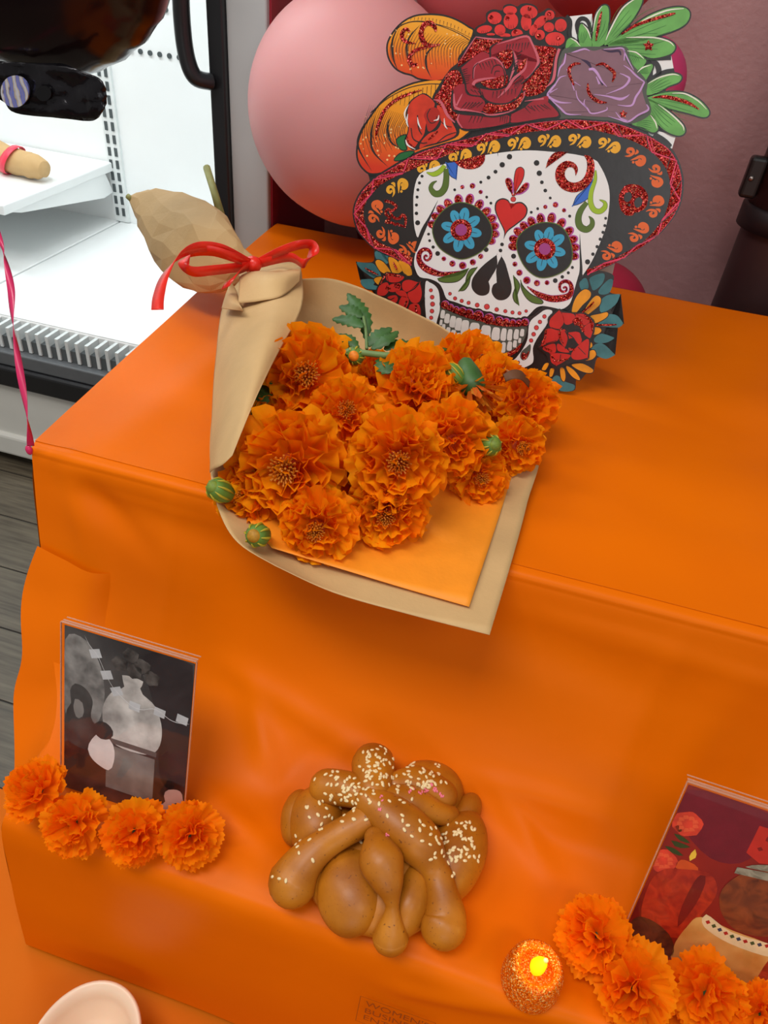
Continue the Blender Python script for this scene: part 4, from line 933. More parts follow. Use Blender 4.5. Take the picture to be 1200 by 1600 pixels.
# ------------------------------------------------------------------ balloons, pipe
def balloon(name, label, c, r, rgb, knot_dir, group='latex balloons behind the skull', stretch=1.06, rough=0.5):
    t = thing(name, label, 'balloon', c, group=group)
    v, f = [], []
    n, seg = 40, 48
    prof_ = []
    for i in range(n + 1):
        a = math.pi * i / n
        z = -math.cos(a); rr = math.sin(a)
        if z < 0: z *= stretch * 1.06; rr *= 1.0
        prof_.append((max(rr, 0.0005) * r, z * r))
    q = Vector((0, 0, -1)).rotation_difference(Vector(knot_dir).normalized()).to_matrix()
    vs, fs = lathe_vf(prof_, seg)
    m = mat('balloon_' + name + '_%d_%d_%d' % rgb, rgb, rough, 0.03, 3, Subsurface_Weight=0.25, Subsurface_Scale=0.05, Specular_IOR_Level=0.35)
    obj('skin', [q @ Vector(p) for p in vs], fs, m, t)
    kz = -r * stretch * 1.06
    vs, fs = lathe_vf([(0.001, kz + 0.004), (0.006, kz - 0.002), (0.004, kz - 0.010), (0.007, kz - 0.016), (0.011, kz - 0.024), (0.001, kz - 0.022)], 16)
    obj('knot', [q @ Vector(p) for p in vs], fs, m, t)
    return t
balloon('balloon', 'large pale pink balloon between the cooler and the skull hat', WY(556, 172, 1.26), 0.170, (216, 150, 150), (0.5, 0.3, -0.4))
balloon('balloon', 'pink balloon behind the top of the hat flowers', WY(800, -112, 1.43), 0.160, (216, 108, 112), (-0.2, 0.2, -0.6))
balloon('balloon', 'dark red balloon at the top edge above the hat leaves', WY(945, -82, 1.18), 0.082, (176, 48, 58), (-0.2, 0.4, 0.3))
balloon('balloon', 'magenta balloon peeping out behind the hat leaves', WY(1004, 128, 1.42), 0.066, (214, 70, 122), (-0.5, 0.3, -0.3))
balloon('balloon', 'crimson balloon low behind the table edge, right of the skull cheek', WY(922, 495, 1.43), 0.108, (168, 36, 62), (-0.4, 0.2, -0.5))
balloon('balloon', 'wine red balloon low behind the left of the hat brim', WY(640, 352, 1.45), 0.105, (128, 24, 44), (0.3, 0.3, -0.6))
pipe = thing('pipe', 'dark brown vertical pipe with a clamp by the wall', 'pipe', (0.345, 1.47, 0))
M_PIPE = mat('pipe_dark_brown', (54, 34, 34), 0.45, 0.15, 12)
v, f = lathe_vf([(0.072, 0), (0.072, 0.84), (0.072, 0.845)], 40); obj('lower_tube', v, f, M_PIPE, pipe)
v, f = lathe_vf([(0.078, 0.868), (0.078, 2.85)], 40); obj('upper_tube', v, f, mat('pipe_brown_upper', (66, 44, 44), 0.42, 0.12, 10), pipe)
v, f = lathe_vf([(0.073, 0.835), (0.084, 0.838), (0.084, 0.872), (0.079, 0.876)], 40); obj('collar', v, f, mat('pipe_collar', (30, 22, 24), 0.5), pipe)
v, f = box_vf(-0.102, -0.074, -0.035, -0.012, 0.885, 0.950); o = obj('clamp', v, f, mat('clamp_black', (20, 18, 18), 0.4), pipe, smooth=False)
md = o.modifiers.new('bevel', 'BEVEL'); md.width = 0.006; md.segments = 3
v, f = lathe_vf([(0.0005, 0), (0.005, 0), (0.004, 0.003), (0.0005, 0.004)], 12)
obj('clamp_bolt', [(-0.092 + p[0], -0.0352 - p[2], 0.917 + p[1]) for p in v], f, mat('bolt_steel', (150, 140, 135), 0.3, Metallic=0.9), pipe)

# ------------------------------------------------------------------ dark foil balloon at the upper left, its tail and its ribbon
fb = thing('foil_balloon', 'big black foil balloon floating at the upper left, its tail hanging down', 'balloon', (-0.62, 0.80, 1.22))
M_FOIL = mat('black_foil', (34, 22, 24), 0.18, 0.3, 5, Metallic=0.55, bump=0.5, bump_scale=9)
vs = []
SEG, RG = 96, 28
FC = WY(28, -152, 0.80) - Vector((-0.62, 0.80, 1.22))
for i in range(RG + 1):
    a = math.pi * i / RG
    for k in range(SEG):
        b_ = 2 * math.pi * k / SEG
        # pillow: two bulged discs joined at a puckered seam
        rr = math.sin(a); dd = -math.cos(a)
        puck = 1 + 0.008 * math.sin(b_ * 30) * rr ** 6
        rad = 0.150 * puck * rr ** 0.75
        x = rad * math.cos(b_) * 1.12; z = rad * math.sin(b_) * 0.98; y = 0.085 * dd
        vs.append(FC + Vector((x, y, z)))
fs = []
for i in range(RG):
    for k in range(SEG):
        p_ = i * SEG + k; q_ = i * SEG + (k + 1) % SEG; fs.append((p_, q_, q_ + SEG, p_ + SEG))
obj('foil_body', vs, fs, M_FOIL, fb)
def at_fb(px, py, y): return WY(px, py, y) - Vector((-0.62, 0.80, 1.22))
def flat_fb(name, pts, y, m, th=0.002, parent=fb, crumple=0.0):
    pp = clean(spline([Vector((a, b_, 0)) for a, b_ in pts], 5, True))
    if p_area(pp) < 0: pp = pp[::-1]
    front = [at_fb(p.x, p.y, y) for p in pp]; back = [p + Vector((0, th, 0)) for p in front]
    n = len(pp)
    return obj(name, front + back, [tuple(range(n - 1, -1, -1)), tuple(range(n, 2 * n))] + [(i, (i + 1) % n, n + (i + 1) % n, n + i) for i in range(n)], m, parent, smooth=False)
M_TAIL = mat('black_foil_tail', (26, 24, 28), 0.2, 0.3, 30, Metallic=0.5, bump=1.0, bump_scale=55)
# tail: a crumpled flat tab, a grid inside its outline
top = [(-60, 96), (0, 96), (50, 98), (100, 101), (130, 112), (155, 122), (166, 138)]
bot = [(-60, 140), (0, 155), (25, 176), (90, 183), (130, 187), (152, 184), (167, 162)]
tv = []
tops = spline([Vector((a, b_, 0)) for a, b_ in top], 6); bots = spline([Vector((a, b_, 0)) for a, b_ in bot], 6)
for i in range(13):
    for a, b_ in zip(tops, bots):
        p = a.lerp(b_, i / 12)
        y = 0.745 + 0.006 * noise.noise(Vector((p.x * 0.03, p.y * 0.05, 1))) + 0.005 * abs(noise.noise(Vector((p.x * 0.10, p.y * 0.13, 4))))
        tv.append(at_fb(p.x, p.y, y))
nc = len(tops)
tail = obj('foil_tail', tv, [(i * nc + k, i * nc + k + 1, (i + 1) * nc + k + 1, (i + 1) * nc + k) for i in range(12) for k in range(nc - 1)], M_TAIL, fb)
solid(tail, 0.0015)
M_HOLO = None
def holo():
    m, nt, b = new_mat('holographic_foil')
    N, L = nt.nodes, nt.links
    tc = N.new('ShaderNodeTexCoord'); wv = N.new('ShaderNodeTexWave'); wv.inputs['Scale'].default_value = 35; wv.inputs['Distortion'].default_value = 6; wv.inputs['Detail'].default_value = 3
    L.new(tc.outputs['Object'], wv.inputs[0])
    rp = N.new('ShaderNodeValToRGB'); e = rp.color_ramp.elements
    e[0].color = lin((150, 150, 215)) + (1,); e[1].color = lin((235, 235, 245)) + (1,)
    k = e.new(0.35); k.color = lin((120, 140, 230)) + (1,); k = e.new(0.6); k.color = lin((215, 195, 160)) + (1,)
    L.new(wv.outputs[0], rp.inputs[0]); L.new(rp.outputs[0], b.inputs['Base Color'])
    bp = N.new('ShaderNodeBump'); bp.inputs['Strength'].default_value = 0.6; bp.inputs['Distance'].default_value = 0.002
    L.new(wv.outputs[0], bp.inputs['Height']); L.new(bp.outputs[0], b.inputs['Normal'])
    setp(b, Roughness=0.22, Metallic=0.7)
    return m
flat_fb('valve_disc', [(23 + 22 * math.cos(t), 143 + 25 * math.sin(t)) for t in (i * math.pi / 6 for i in range(12))], 0.737, holo())
flat_fb('valve_bump', [(68 + 12 * math.cos(t), 146 + 12 * math.sin(t)) for t in (i * math.pi / 5 for i in range(10))], 0.740, mat('foil_dark', (14, 13, 16), 0.3, Metallic=0.4), 0.004)
M_FPINK = mat('foil_pink_print', (150, 30, 66), 0.3, 0.2, 20, Metallic=0.4)
rib = thing('curling_ribbon', 'thin pink curling ribbon tied to the left table corner', 'ribbon', WZ(48, 695, 0.742))
M_RIB = mat('pink_satin_ribbon', (206, 42, 96), 0.3, 0.1, 30)
rp_ = [WY(48, 697, 0.515), WY(45, 670, 0.515), WY(38, 620, 0.53), WY(28, 560, 0.55), WY(19, 500, 0.57), WY(17, 450, 0.59), WY(8, 405, 0.61), WY(0, 375, 0.62), WY(-20, 320, 0.65), WY(-40, 220, 0.72), WY(-35, 140, 0.765)]
c_ = spline(rp_, 8); vs = []
for i, p in enumerate(c_):
    a = i * 0.16 + 0.4
    w = Vector((math.cos(a), math.sin(a) * 0.8, 0.1)) * 0.0038
    vs += [p - w - rib.location, p + w - rib.location]
o = obj('ribbon_strip', vs, [(2 * i, 2 * i + 1, 2 * i + 3, 2 * i + 2) for i in range(len(c_) - 1)], M_RIB, rib); solid(o, 0.0004)
kn, kf = ellipsoid_vf((0, -0.004, -0.004), (0.004, 0.003, 0.006), 12, 8); obj('ribbon_knot', kn, kf, M_RIB, rib)

# ------------------------------------------------------------------ wrapped bunch inside the cooler
M_KRAFT = mat('kraft_paper', (200, 164, 112), 0.7, 0.05, 25, bump=0.15, bump_scale=260)
M_KRAFT2 = M_KRAFT
wb = thing('wrapped_bunch', 'small kraft paper bunch with a red ribbon on the cooler shelf', 'bouquet', (-1.45, 1.79, 0.571))
pth = [Vector((-0.30, 0.06, 0.05)), Vector((-0.18, 0.03, 0.045)), Vector((-0.08, 0.005, 0.036)), Vector((0.0, -0.01, 0.034)), Vector((0.035, -0.018, 0.036)), Vector((0.055, -0.022, 0.034))]
pc = spline(pth, 6)
rr_ = spline([Vector((a, 0, 0)) for a in (0.05, 0.042, 0.034, 0.032, 0.028, 0.020)], 6)
v, f = tube_vf(pc, [a.x for a in rr_], 18, True)
v = [Vector(p) + Vector((0, 0, 0.004 * noise.noise(Vector(p) * 60))) for p in v]; v = [Vector((p.x, p.y, max(p.z, 0.0005))) for p in v]
obj('paper_sleeve', v, f, M_KRAFT, wb)
M_RED = mat('red_satin_ribbon', (226, 40, 24), 0.32, 0.12, 60)
rg = [Vector((-0.06, 0, 0.036)) + Vector((0.10 * math.sin(t) * 0.2, math.cos(t) * 0.042, math.sin(t) * 0.036)) for t in (i * math.pi / 8 for i in range(17))]
vs = []
for p in rg: vs += [p + Vector((-0.012, 0.003, 0)), p + Vector((0.012, -0.003, 0))]
o = obj('ribbon_band', vs, [(2 * i, 2 * i + 1, 2 * i + 3, 2 * i + 2) for i in range(len(rg) - 1)], mat('coral_ribbon', (236, 60, 84), 0.4), wb); solid(o, 0.001)

# ------------------------------------------------------------------ petals
def petal_mesh(name, seed, W, Lh, ruffle, curl, serr, m, nu=8, nv=5, pleat=0.0, narrow=0.28):
    rnd = random.Random(seed)
    ph = rnd.random() * 6.28; ph2 = rnd.random() * 6.28; fr = 4.5 + 3 * rnd.random()
    vs = []
    for j in range(nv + 1):
        v_ = j / nv
        for i in range(nu + 1):
            u = -1 + 2 * i / nu
            w = W * (narrow + (1 - narrow) * v_ ** 0.75)
            x = u * w * 0.5
            tip = 1 - 0.16 * abs(u) ** 2.2 + (serr * (1 if i % 2 else -1) if v_ > 0.99 else 0) + 0.04 * math.sin(ph2 + u * 5) * v_
            y = Lh * v_ * tip
            z = ruffle * v_ ** 1.6 * math.sin(fr * u + ph) + 0.4 * ruffle * v_ ** 2 * math.sin(11 * u + ph2) + curl * v_ ** 2 + pleat * v_ * (1 if i % 2 else -1)
            z -= 0.25 * W * (u * u) * v_ * (1 - 0.6 * v_)
            vs.append((x, y, -z))
    fs = [(j * (nu + 1) + i, j * (nu + 1) + i + 1, (j + 1) * (nu + 1) + i + 1, (j + 1) * (nu + 1) + i) for j in range(nv) for i in range(nu)]
    me = bpy.data.meshes.new(name); me.from_pydata(vs, [], fs); me.materials.append(m)
    me.polygons.foreach_set('use_smooth', [True] * len(me.polygons)); me.update()
    return me
M_MARI = varied('marigold_petal_orange', (255, 132, 0), (255, 168, 8), 0.65, Specular_IOR_Level=0.15, Subsurface_Weight=0.12, Subsurface_Scale=0.01)
M_SILK = varied('silk_petal_orange', (255, 126, 0), (255, 156, 8), 0.7, Specular_IOR_Level=0.12, Subsurface_Weight=0.1, Subsurface_Scale=0.01)
M_CENT = mat('marigold_centre', (190, 112, 14), 0.7, 0.45, 300)
M_STEM = mat('stem_green', (104, 132, 74), 0.55, 0.15, 60)
M_LEAF = mat('marigold_leaf_green', (52, 92, 36), 0.5, 0.25, 60)
MARI_P = [petal_mesh('petal', s, 0.66, 0.72, 0.12, 0.20, 0.02, M_MARI) for s in range(7)]
MARI_S = [petal_mesh('petal', 30 + s, 0.34, 0.55, 0.06, 0.10, 0.03, M_MARI, 5, 4) for s in range(3)]
SILK_P = [petal_mesh('petal', 60 + s, 0.86, 0.86, 0.07, 0.16, 0.035, M_SILK, 14, 5, 0.012, 0.2) for s in range(6)]
CAMV = CAM
def place_petals(head, R, n, thmax, meshes, small=None, rnd=None, tilt=0.35, jitter=0.18, inner=0.18):
    for i in range(n):
        t = (i + 0.5) / n
        th = math.acos(1 - t * (1 - math.cos(thmax))) + rnd.uniform(-0.08, 0.08)
        az = i * 2.399963 + rnd.uniform(-0.25, 0.25)
        d = Vector((math.sin(th) * math.cos(az), math.sin(th) * math.sin(az), math.cos(th)))
        xa = Vector((-math.sin(az), math.cos(az), 0))
        # upper petals stand more upright, outer ones spread
        y = (d + Vector((0, 0, tilt * (1 - t)))).normalized()
        xa = (xa - y * xa.dot(y)).normalized(); za = xa.cross(y)
        me = meshes[rnd.randrange(len(meshes))]
        if small and t < 0.22: me = small[rnd.randrange(len(small))]
        o = bpy.data.objects.new('petal', me); COL.objects.link(o); o.parent = head
        s = R * rnd.uniform(1 - jitter, 1 + jitter * 0.6)
        rot = Matrix((xa, y, za)).transposed()
        tw = Matrix.Rotation(rnd.uniform(-0.35, 0.35), 3, 'Y') @ Matrix.Rotation(rnd.uniform(-0.22, 0.22), 3, 'X')
        o.matrix_local = Matrix.Translation(d * (R * inner * (1 + 0.5 * t))) @ (rot @ tw).to_4x4() @ Matrix.Diagonal((s, s, s, 1))
def head_rot(pos, lean):
    """face towards the viewer side, tilted by lean (a vector added to the viewing direction)"""
    d = ((CAMV - pos).normalized() + Vector(lean)).normalized()
    return Vector((0, 0, 1)).rotation_difference(d).to_euler()

# ------------------------------------------------------------------ marigold bouquet
GB = 'fresh marigolds in the kraft paper bouquet'
BQ = [  # px, py, z, radius px, lean, centre shown, label
    (480, 590, 0.825, 72, (0.0, -0.1, 0.2), 1, 'large marigold at the top left of the bouquet, beside the paper fold'),
    (452, 728, 0.810, 84, (-0.1, -0.3, 0), 1, 'largest marigold at the left of the bouquet with an olive centre'),
    (622, 716, 0.830, 70, (0.1, -0.3, 0), 1, 'full marigold in the middle of the bouquet with a small olive centre'),
    (652, 600, 0.835, 58, (0.2, 0.3, 0.5), 0, 'marigold with upright petals just below the green leaves'),
    (497, 820, 0.785, 56, (0, -0.5, -0.1), 1, 'marigold at the bottom of the bouquet nearest the table edge'),
    (732, 572, 0.815, 50, (0.3, 0.5, 0.3), 0, 'marigold at the top of the bouquet against the skull teeth'),
    (822, 628, 0.810, 48, (0.6, 0, 0.2), 0, 'rightmost marigold of the bouquet beside the skull jaw'),
    (806, 694, 0.795, 42, (0.6, -0.3, 0), 1, 'small marigold at the right edge of the bouquet, under the rightmost one'),
    (706, 690, 0.815, 60, (0.3, -0.2, 0), 0, 'ruffled marigold right of the middle one in the bouquet'),
    (747, 742, 0.785, 42, (0.4, -0.5, 0), 1, 'small marigold at the lower right of the bouquet, above the orange liner'),
    (604, 800, 0.785, 56, (0.1, -0.6, 0), 1, 'marigold at the lower middle of the bouquet, above the orange liner'),
    (384, 772, 0.785, 46, (-0.5, -0.3, 0), 1, 'small marigold at the lower left, next to a green bud'),
    (541, 645, 0.820, 52, (0, 0, 0.2), 1, 'marigold tucked between the two large left ones'),
    (690, 640, 0.815, 48, (0.2, 0, 0.2), 0, 'marigold tucked below the upright-petalled one'),
    (586, 585, 0.800, 36, (0, 0.5, 0.4), 0, 'half hidden marigold beside the striped green bud'),
    (775, 608, 0.808, 46, (0.4, 0.2, 0.3), 0, 'marigold between the teeth-side one and the rightmost one'),
    (560, 740, 0.790, 50, (0, -0.2, 0), 0, 'sunken marigold in the gap left of the middle one'),
    (425, 660, 0.795, 42, (-0.3, 0, 0.1), 0, 'partly hidden marigold behind the largest left one'),
]
TIE = WZ(402, 420, 0.815)
cv, cf = [], []
rnd = random.Random(4)
for k in range(46):
    a = k * 2.4; r_ = 0.16 * math.sqrt(k / 46)
    p = Vector((r_ * math.cos(a), r_ * math.sin(a), 0.30 - r_ * 0.4)); q_ = p + Vector((p.x * 0.5, p.y * 0.5, 0.14))
    v, f = tube_vf([p, q_, q_ + Vector((p.x * 0.5, p.y * 0.5, 0.04))], [0.016, 0.014, 0.024], 5); o_ = len(cv); cv += v; cf += [tuple(i + o_ for i in q) for q in f]
CENT = bpy.data.meshes.new('flower_centre'); CENT.from_pydata([tuple(p) for p in cv], [], cf); CENT.materials.append(M_CENT)
kv, kf = lathe_vf([(0.02, -0.42), (0.10, -0.36), (0.16, -0.2), (0.30, -0.02), (0.32, 0.1), (0.2, 0.22), (0.02, 0.28)], 16)
CALYX = bpy.data.meshes.new('calyx'); CALYX.from_pydata(kv, [], kf); CALYX.materials.append(mat('calyx_orange', (214, 92, 8), 0.6))  # calyx in a deeper orange than the petals
for i, (px, py, z, rpx, lean, cen, label) in enumerate(BQ):
    pos = WZ(px, py, z - 0.012)
    depth = (pos - CAM).dot(-cz)
    R = rpx / F_PX * depth * 1.16
    t = thing('marigold', label, 'flower', pos, head_rot(pos, lean), GB)
    rnd = random.Random(100 + i)
    place_petals(t, R, 78 if rpx > 55 else 60, math.radians(118), MARI_P, MARI_S, rnd, 0.30)
    o = bpy.data.objects.new('calyx', CALYX); link(o, t); o.scale = (R, R, R)
    if cen:
        o = bpy.data.objects.new('flower_centre', CENT); link(o, t); o.scale = (R * 0.8,) * 3; o.location = (0, 0, R * 0.30)
    v, f = tube_vf([Vector((0, 0, -R * 0.4)), Vector((0, 0, -R * 0.75))], [0.0032, 0.003], 7); obj('stem', v, f, M_STEM, t)
# a spent flower head with narrow petals
pos = WZ(737, 600, 0.83)
t = thing('marigold', 'half opened marigold head with narrow mustard petals at the upper right of the bouquet', 'flower', pos, head_rot(pos, (0.5, -0.2, -0.9)), GB)
M_MUST = varied('marigold_petal_mustard', (226, 96, 4), (214, 140, 20), 0.6)
NAR = [petal_mesh('petal', 90 + s, 0.2, 0.9, 0.03, 0.02, 0.04, M_MUST, 4, 4, 0, 0.4) for s in range(3)]
place_petals(t, 0.034, 40, math.radians(60), NAR, None, random.Random(7), 0.5)
v, f = lathe_vf([(0.002, -0.036), (0.008, -0.030), (0.013, -0.012), (0.014, 0.004), (0.010, 0.012), (0.002, 0.013)], 18); obj('calyx', v, f, M_LEAF, t)
# buds
GBUD = 'marigold buds in the bouquet'
def bud(px, py, z, r, d, label, top):
    pos = WZ(px, py, z)
    t = thing('marigold_bud', label, 'flower bud', pos, Vector((0, 0, 1)).rotation_difference(Vector(d).normalized()).to_euler(), GBUD)
    mb = mat('bud_green', (92, 128, 46), 0.5, 0.3, 60)
    v, f = lathe_vf([(0.15 * r, -2.2 * r), (0.3 * r, -1.6 * r), (0.8 * r, -1.0 * r), (1.0 * r, 0), (0.95 * r, 0.7 * r), (0.7 * r, 1.2 * r), (0.3 * r, 1.4 * r)], 20)
    obj('bud_cup', v, f, mb, t)
    for k in range(8):
        a = k * math.pi / 4
        pp = [Vector((math.cos(a) * q * r, math.sin(a) * q * r, zz_ * r)) for q, zz_ in ((0.82, -0.9), (1.03, 0), (0.98, 0.7), (0.72, 1.25))]
        v, f = tube_vf(pp, [0.03 * r, 0.12 * r, 0.12 * r, 0.04 * r], 6, up=Vector((math.cos(a), math.sin(a), 0.01))); obj('sepal_rib', v, f, mat('sepal_stripe', (176, 160, 40), 0.5), t)
    v, f = ellipsoid_vf((0, 0, 1.1 * r), (0.62 * r, 0.62 * r, 0.5 * r), 16, 10); obj('petal_tip', v, f, mat('bud_tip_' + top, (224, 130, 20) if top == 'orange' else (170, 120, 20) if top == 'ochre' else (110, 130, 40), 0.6, 0.3, 200), t)
bud(556, 556, 0.836, 0.0095, (0.05, -0.75, 0.35), 'striped green and yellow bud below the bouquet leaves', 'orange')
bud(345, 767, 0.790, 0.0100, (-0.3, -0.5, 0.6), 'round green bud at the left end of the paper', 'green')
bud(404, 836, 0.780, 0.0100, (0.0, -0.7, 0.5), 'ochre bud at the lower left of the bouquet', 'ochre')
bud(711, 585, 0.838, 0.0085, (-0.6, 0.1, 0.5), 'plain green bud left of the mustard half opened head', 'green')
bud(764, 696, 0.812, 0.0100, (0.4, -0.5, 0.5), 'dark green bud tucked in at the right of the bouquet', 'green')

def leaflet_vf(pts3, wmax, normal=Vector((0, -0.5, 0.85))):
    c = spline(pts3, 6); n = len(c); vs, fs = [], []
    for i, p in enumerate(c):
        t = i / (n - 1)
        d = (c[min(i + 1, n - 1)] - c[max(i - 1, 0)]).normalized()
        s = d.cross(normal).normalized()
        w = wmax * (math.sin(math.pi * min(1, t * 0.97 + 0.03)) ** 0.8) * (1 + 0.18 * (1 if i % 2 else -1))
        w = max(w, 0.0004)
        vs += [p - s * w, p - normal * (w * 0.25), p + s * w]
    for i in range(n - 1):
        a = 3 * i; fs += [(a, a + 1, a + 4, a + 3), (a + 1, a + 2, a + 5, a + 4)]
    return vs, fs
spg = thing('marigold_sprig', 'green marigold sprig with toothed leaves above the flowers', 'leaves', WZ(560, 540, 0.80))
def sprig_leaf(pts, w, parent=spg):
    P = [WZ(*p) - spg.location for p in pts]
    v, f = leaflet_vf(P, w); o = obj('leaf', v, f, M_LEAF, parent); solid(o, 0.0006)
for pts, w in (([(572, 530, 0.835), (570, 500, 0.85), (556, 475, 0.86), (543, 458, 0.862)], 0.0085), ([(568, 510, 0.85), (545, 500, 0.852), (519, 498, 0.845)], 0.0075), ([(566, 495, 0.853), (550, 485, 0.857), (530, 478, 0.856)], 0.007),
               ([(573, 540, 0.84), (590, 525, 0.85), (612, 512, 0.855)], 0.008), ([(580, 545, 0.84), (605, 530, 0.85), (622, 517, 0.852)], 0.0065), ([(600, 545, 0.84), (625, 538, 0.845), (648, 540, 0.845)], 0.0065), ([(540, 545, 0.835), (500, 535, 0.83), (455, 525, 0.82)], 0.007), ([(520, 540, 0.83), (480, 520, 0.83), (450, 515, 0.82)], 0.007),
               ([(560, 545, 0.845), (545, 530, 0.85), (528, 522, 0.845)], 0.006), ([(600, 555, 0.842), (603, 570, 0.842), (612, 582, 0.838)], 0.011), ([(425, 590, 0.815), (408, 620, 0.81), (402, 650, 0.80)], 0.009), ([(410, 640, 0.81), (395, 660, 0.805), (385, 690, 0.795)], 0.008), ([(420, 615, 0.81), (412, 600, 0.815), (414, 580, 0.815)], 0.008), ([(505, 548, 0.83), (480, 545, 0.828), (452, 540, 0.82)], 0.008), ([(640, 552, 0.835), (665, 548, 0.835), (700, 545, 0.828)], 0.006)):
    sprig_leaf(pts, w)
for pts, r_ in (([(450, 500, 0.80), (520, 540, 0.835), (600, 555, 0.845), (630, 552, 0.842)], 0.0035), ([(440, 510, 0.79), (510, 552, 0.83), (553, 545, 0.845)], 0.003), ([(573, 545, 0.84), (572, 520, 0.845), (568, 495, 0.853)], 0.0018)):
    P = spline([WZ(*p) - spg.location for p in pts], 6); v, f = tube_vf(P, [r_] * len(P), 8); obj('stem', v, f, M_STEM, spg)

# kraft paper wrap, orange liner, ribbon
wrap = thing('paper_wrap', 'kraft paper cone with an orange liner wrapped around the marigolds', 'wrapping paper', (-0.17, 0.72, 0.742))
def wgrid(g, lift=0.0): return [[WZ(a, b_, c_ + lift) - wrap.location for a, b_, c_ in r] for r in g]
def sheet(name, g, m, nu=8, nv=8, th=0.0005, crumple=0.0, seed=0, sc=30):
    v, f = patch_grid(wgrid(g), nu, nv)
    if crumple: v = [p + Vector((0.3, -0.3, 0.9)) * (crumple * noise.noise(p * sc + Vector((seed, 0, 0)))) for p in v]
    o = obj(name, v, f, m, wrap); solid(o, th, 0); return o
sheet('kraft_base', [[(405, 430, .80), (430, 440, .775), (455, 445, .775), (480, 440, .80)],
      [(350, 520, .775), (450, 540, .750), (560, 520, .750), (640, 500, .80)],
      [(331, 650, .768), (450, 650, .7475), (620, 640, .7475), (800, 590, .79)],
      [(329, 738, .770), (450, 740, .7475), (640, 740, .7475), (845, 690, .765)],
      [(343, 800, .772), (460, 820, .7475), (640, 830, .7475), (824, 785, .754)],
      [(372, 848, .772), (470, 882, .751), (640, 908, .7475), (802, 868, .7490)],
      [(430, 884, .769), (522, 926, .754), (640, 960, .7480), (765, 992, .7470)]], M_KRAFT, 8, 6)
M_LINER = mat('orange_liner_paper', (244, 146, 24), 0.6, 0.05, 40, bump=0.1, bump_scale=300)
sheet('orange_liner', [[(470, 560, .7545), (600, 570, .7515), (700, 570, .7520), (786, 620, .776)],
      [(385, 700, .7640), (520, 700, .7510), (660, 700, .7510), (812, 690, .7640)],
      [(385, 800, .7640), (500, 800, .7515), (640, 800, .7510), (794, 762, .7560)],
      [(425, 856, .7660), (530, 888, .7560), (632, 919, .7520), (733, 948, .7510)]], M_LINER, 8, 8)
sheet('left_fold', [[(399, 414, .830), (420, 410, .850), (445, 409, .858), (469, 412, .852)],
      [(352, 468, .812), (388, 470, .848), (430, 476, .866), (472, 476, .860)],
      [(337, 560, .795), (366, 560, .836), (402, 566, .856), (432, 556, .852)],
      [(331, 650, .783), (350, 652, .818), (376, 652, .838), (400, 622, .845)],
      [(328, 738, .775), (335, 732, .800), (349, 724, .818), (363, 711, .828)]], M_KRAFT, 8, 8, crumple=0.002)
sheet('right_fold', [[(466, 436, .835), (520, 436, .828), (578, 455, .826), (690, 512, .824), (803, 586, .822)],
      [(468, 470, .798), (520, 492, .786), (590, 512, .786), (682, 552, .788), (790, 612, .785)],
      [(452, 525, .755), (520, 548, .752), (600, 572, .752), (682, 602, .752), (790, 655, .757)]], M_KRAFT, 8, 8, crumple=0.003, seed=4)
sheet('fold_lip', [[(372, 428, .842), (405, 424, .862), (440, 425, .868), (471, 414, .862)],
      [(374, 437, .858), (410, 434, .876), (445, 432, .878), (470, 424, .870)],
      [(372, 474, .850), (405, 470, .862), (440, 462, .868), (468, 440, .866)]], M_KRAFT, 8, 6, crumple=0.0015, seed=9)
sheet('fold_lip', [[(360, 440, .838), (368, 452, .832), (374, 474, .848)], [(352, 462, .836), (362, 470, .848), (376, 478, .862)], [(346, 482, .828), (362, 484, .846), (380, 486, .858)]], M_KRAFT, 6, 6)
sheet('fold_curl', [[(786, 585, .838), (800, 578, .842), (815, 580, .840), (828, 596, .828)], [(790, 597, .832), (802, 592, .838), (815, 594, .836), (826, 606, .822)]], mat('kraft_inside_dark', (96, 56, 26), 0.7), 6, 4)
# gathered handle beyond the tie
axis_px = [(399, 419, 12, .826), (380, 414, 26, .828), (350, 408, 50, .828), (316, 392, 66, .826), (284, 364, 62, .828), (252, 338, 44, .832), (224, 320, 24, .836), (203, 310, 4, .838)]
hc = [WZ(a, b_, z_) for a, b_, w, z_ in axis_px]
hr = [w / F_PX * (p - CAM).dot(-cz) for p, (a, b_, w, z_) in zip(hc, axis_px)]
hc2 = spline(hc, 7); hr2 = [a.x for a in spline([Vector((r_, 0, 0)) for r_ in hr], 7)]
vs = []; SEG = 15
hc3 = spline(hc, 2); hr3 = [a.x for a in spline([Vector((r_, 0, 0)) for r_ in hr], 2)]
rnd = random.Random(12)
for i, p in enumerate(hc3):
    d = (hc3[min(i + 1, len(hc3) - 1)] - hc3[max(i - 1, 0)]).normalized()
    vw = (CAM - p).normalized(); s = d.cross(vw).normalized(); up_ = s.cross(d)
    t_ = i / (len(hc3) - 1)
    for k in range(SEG):
        a = 2 * math.pi * (k + 0.25 * math.sin(i * 1.7)) / SEG
        pl = 1 + 0.13 * (1 if k % 2 else -1) * (1 - t_) ** 1.5 + rnd.uniform(-0.09, 0.09) * (1 - 0.5 * t_)
        q = p + s * (math.cos(a) * hr3[i] * (0.9 + 0.1 * pl)) + up_ * (math.sin(a) * hr3[i] * 0.62 * pl) + d * rnd.uniform(-0.006, 0.006) * min(1, hr3[i] / 0.03)
        vs.append(q - wrap.location)
fs = []
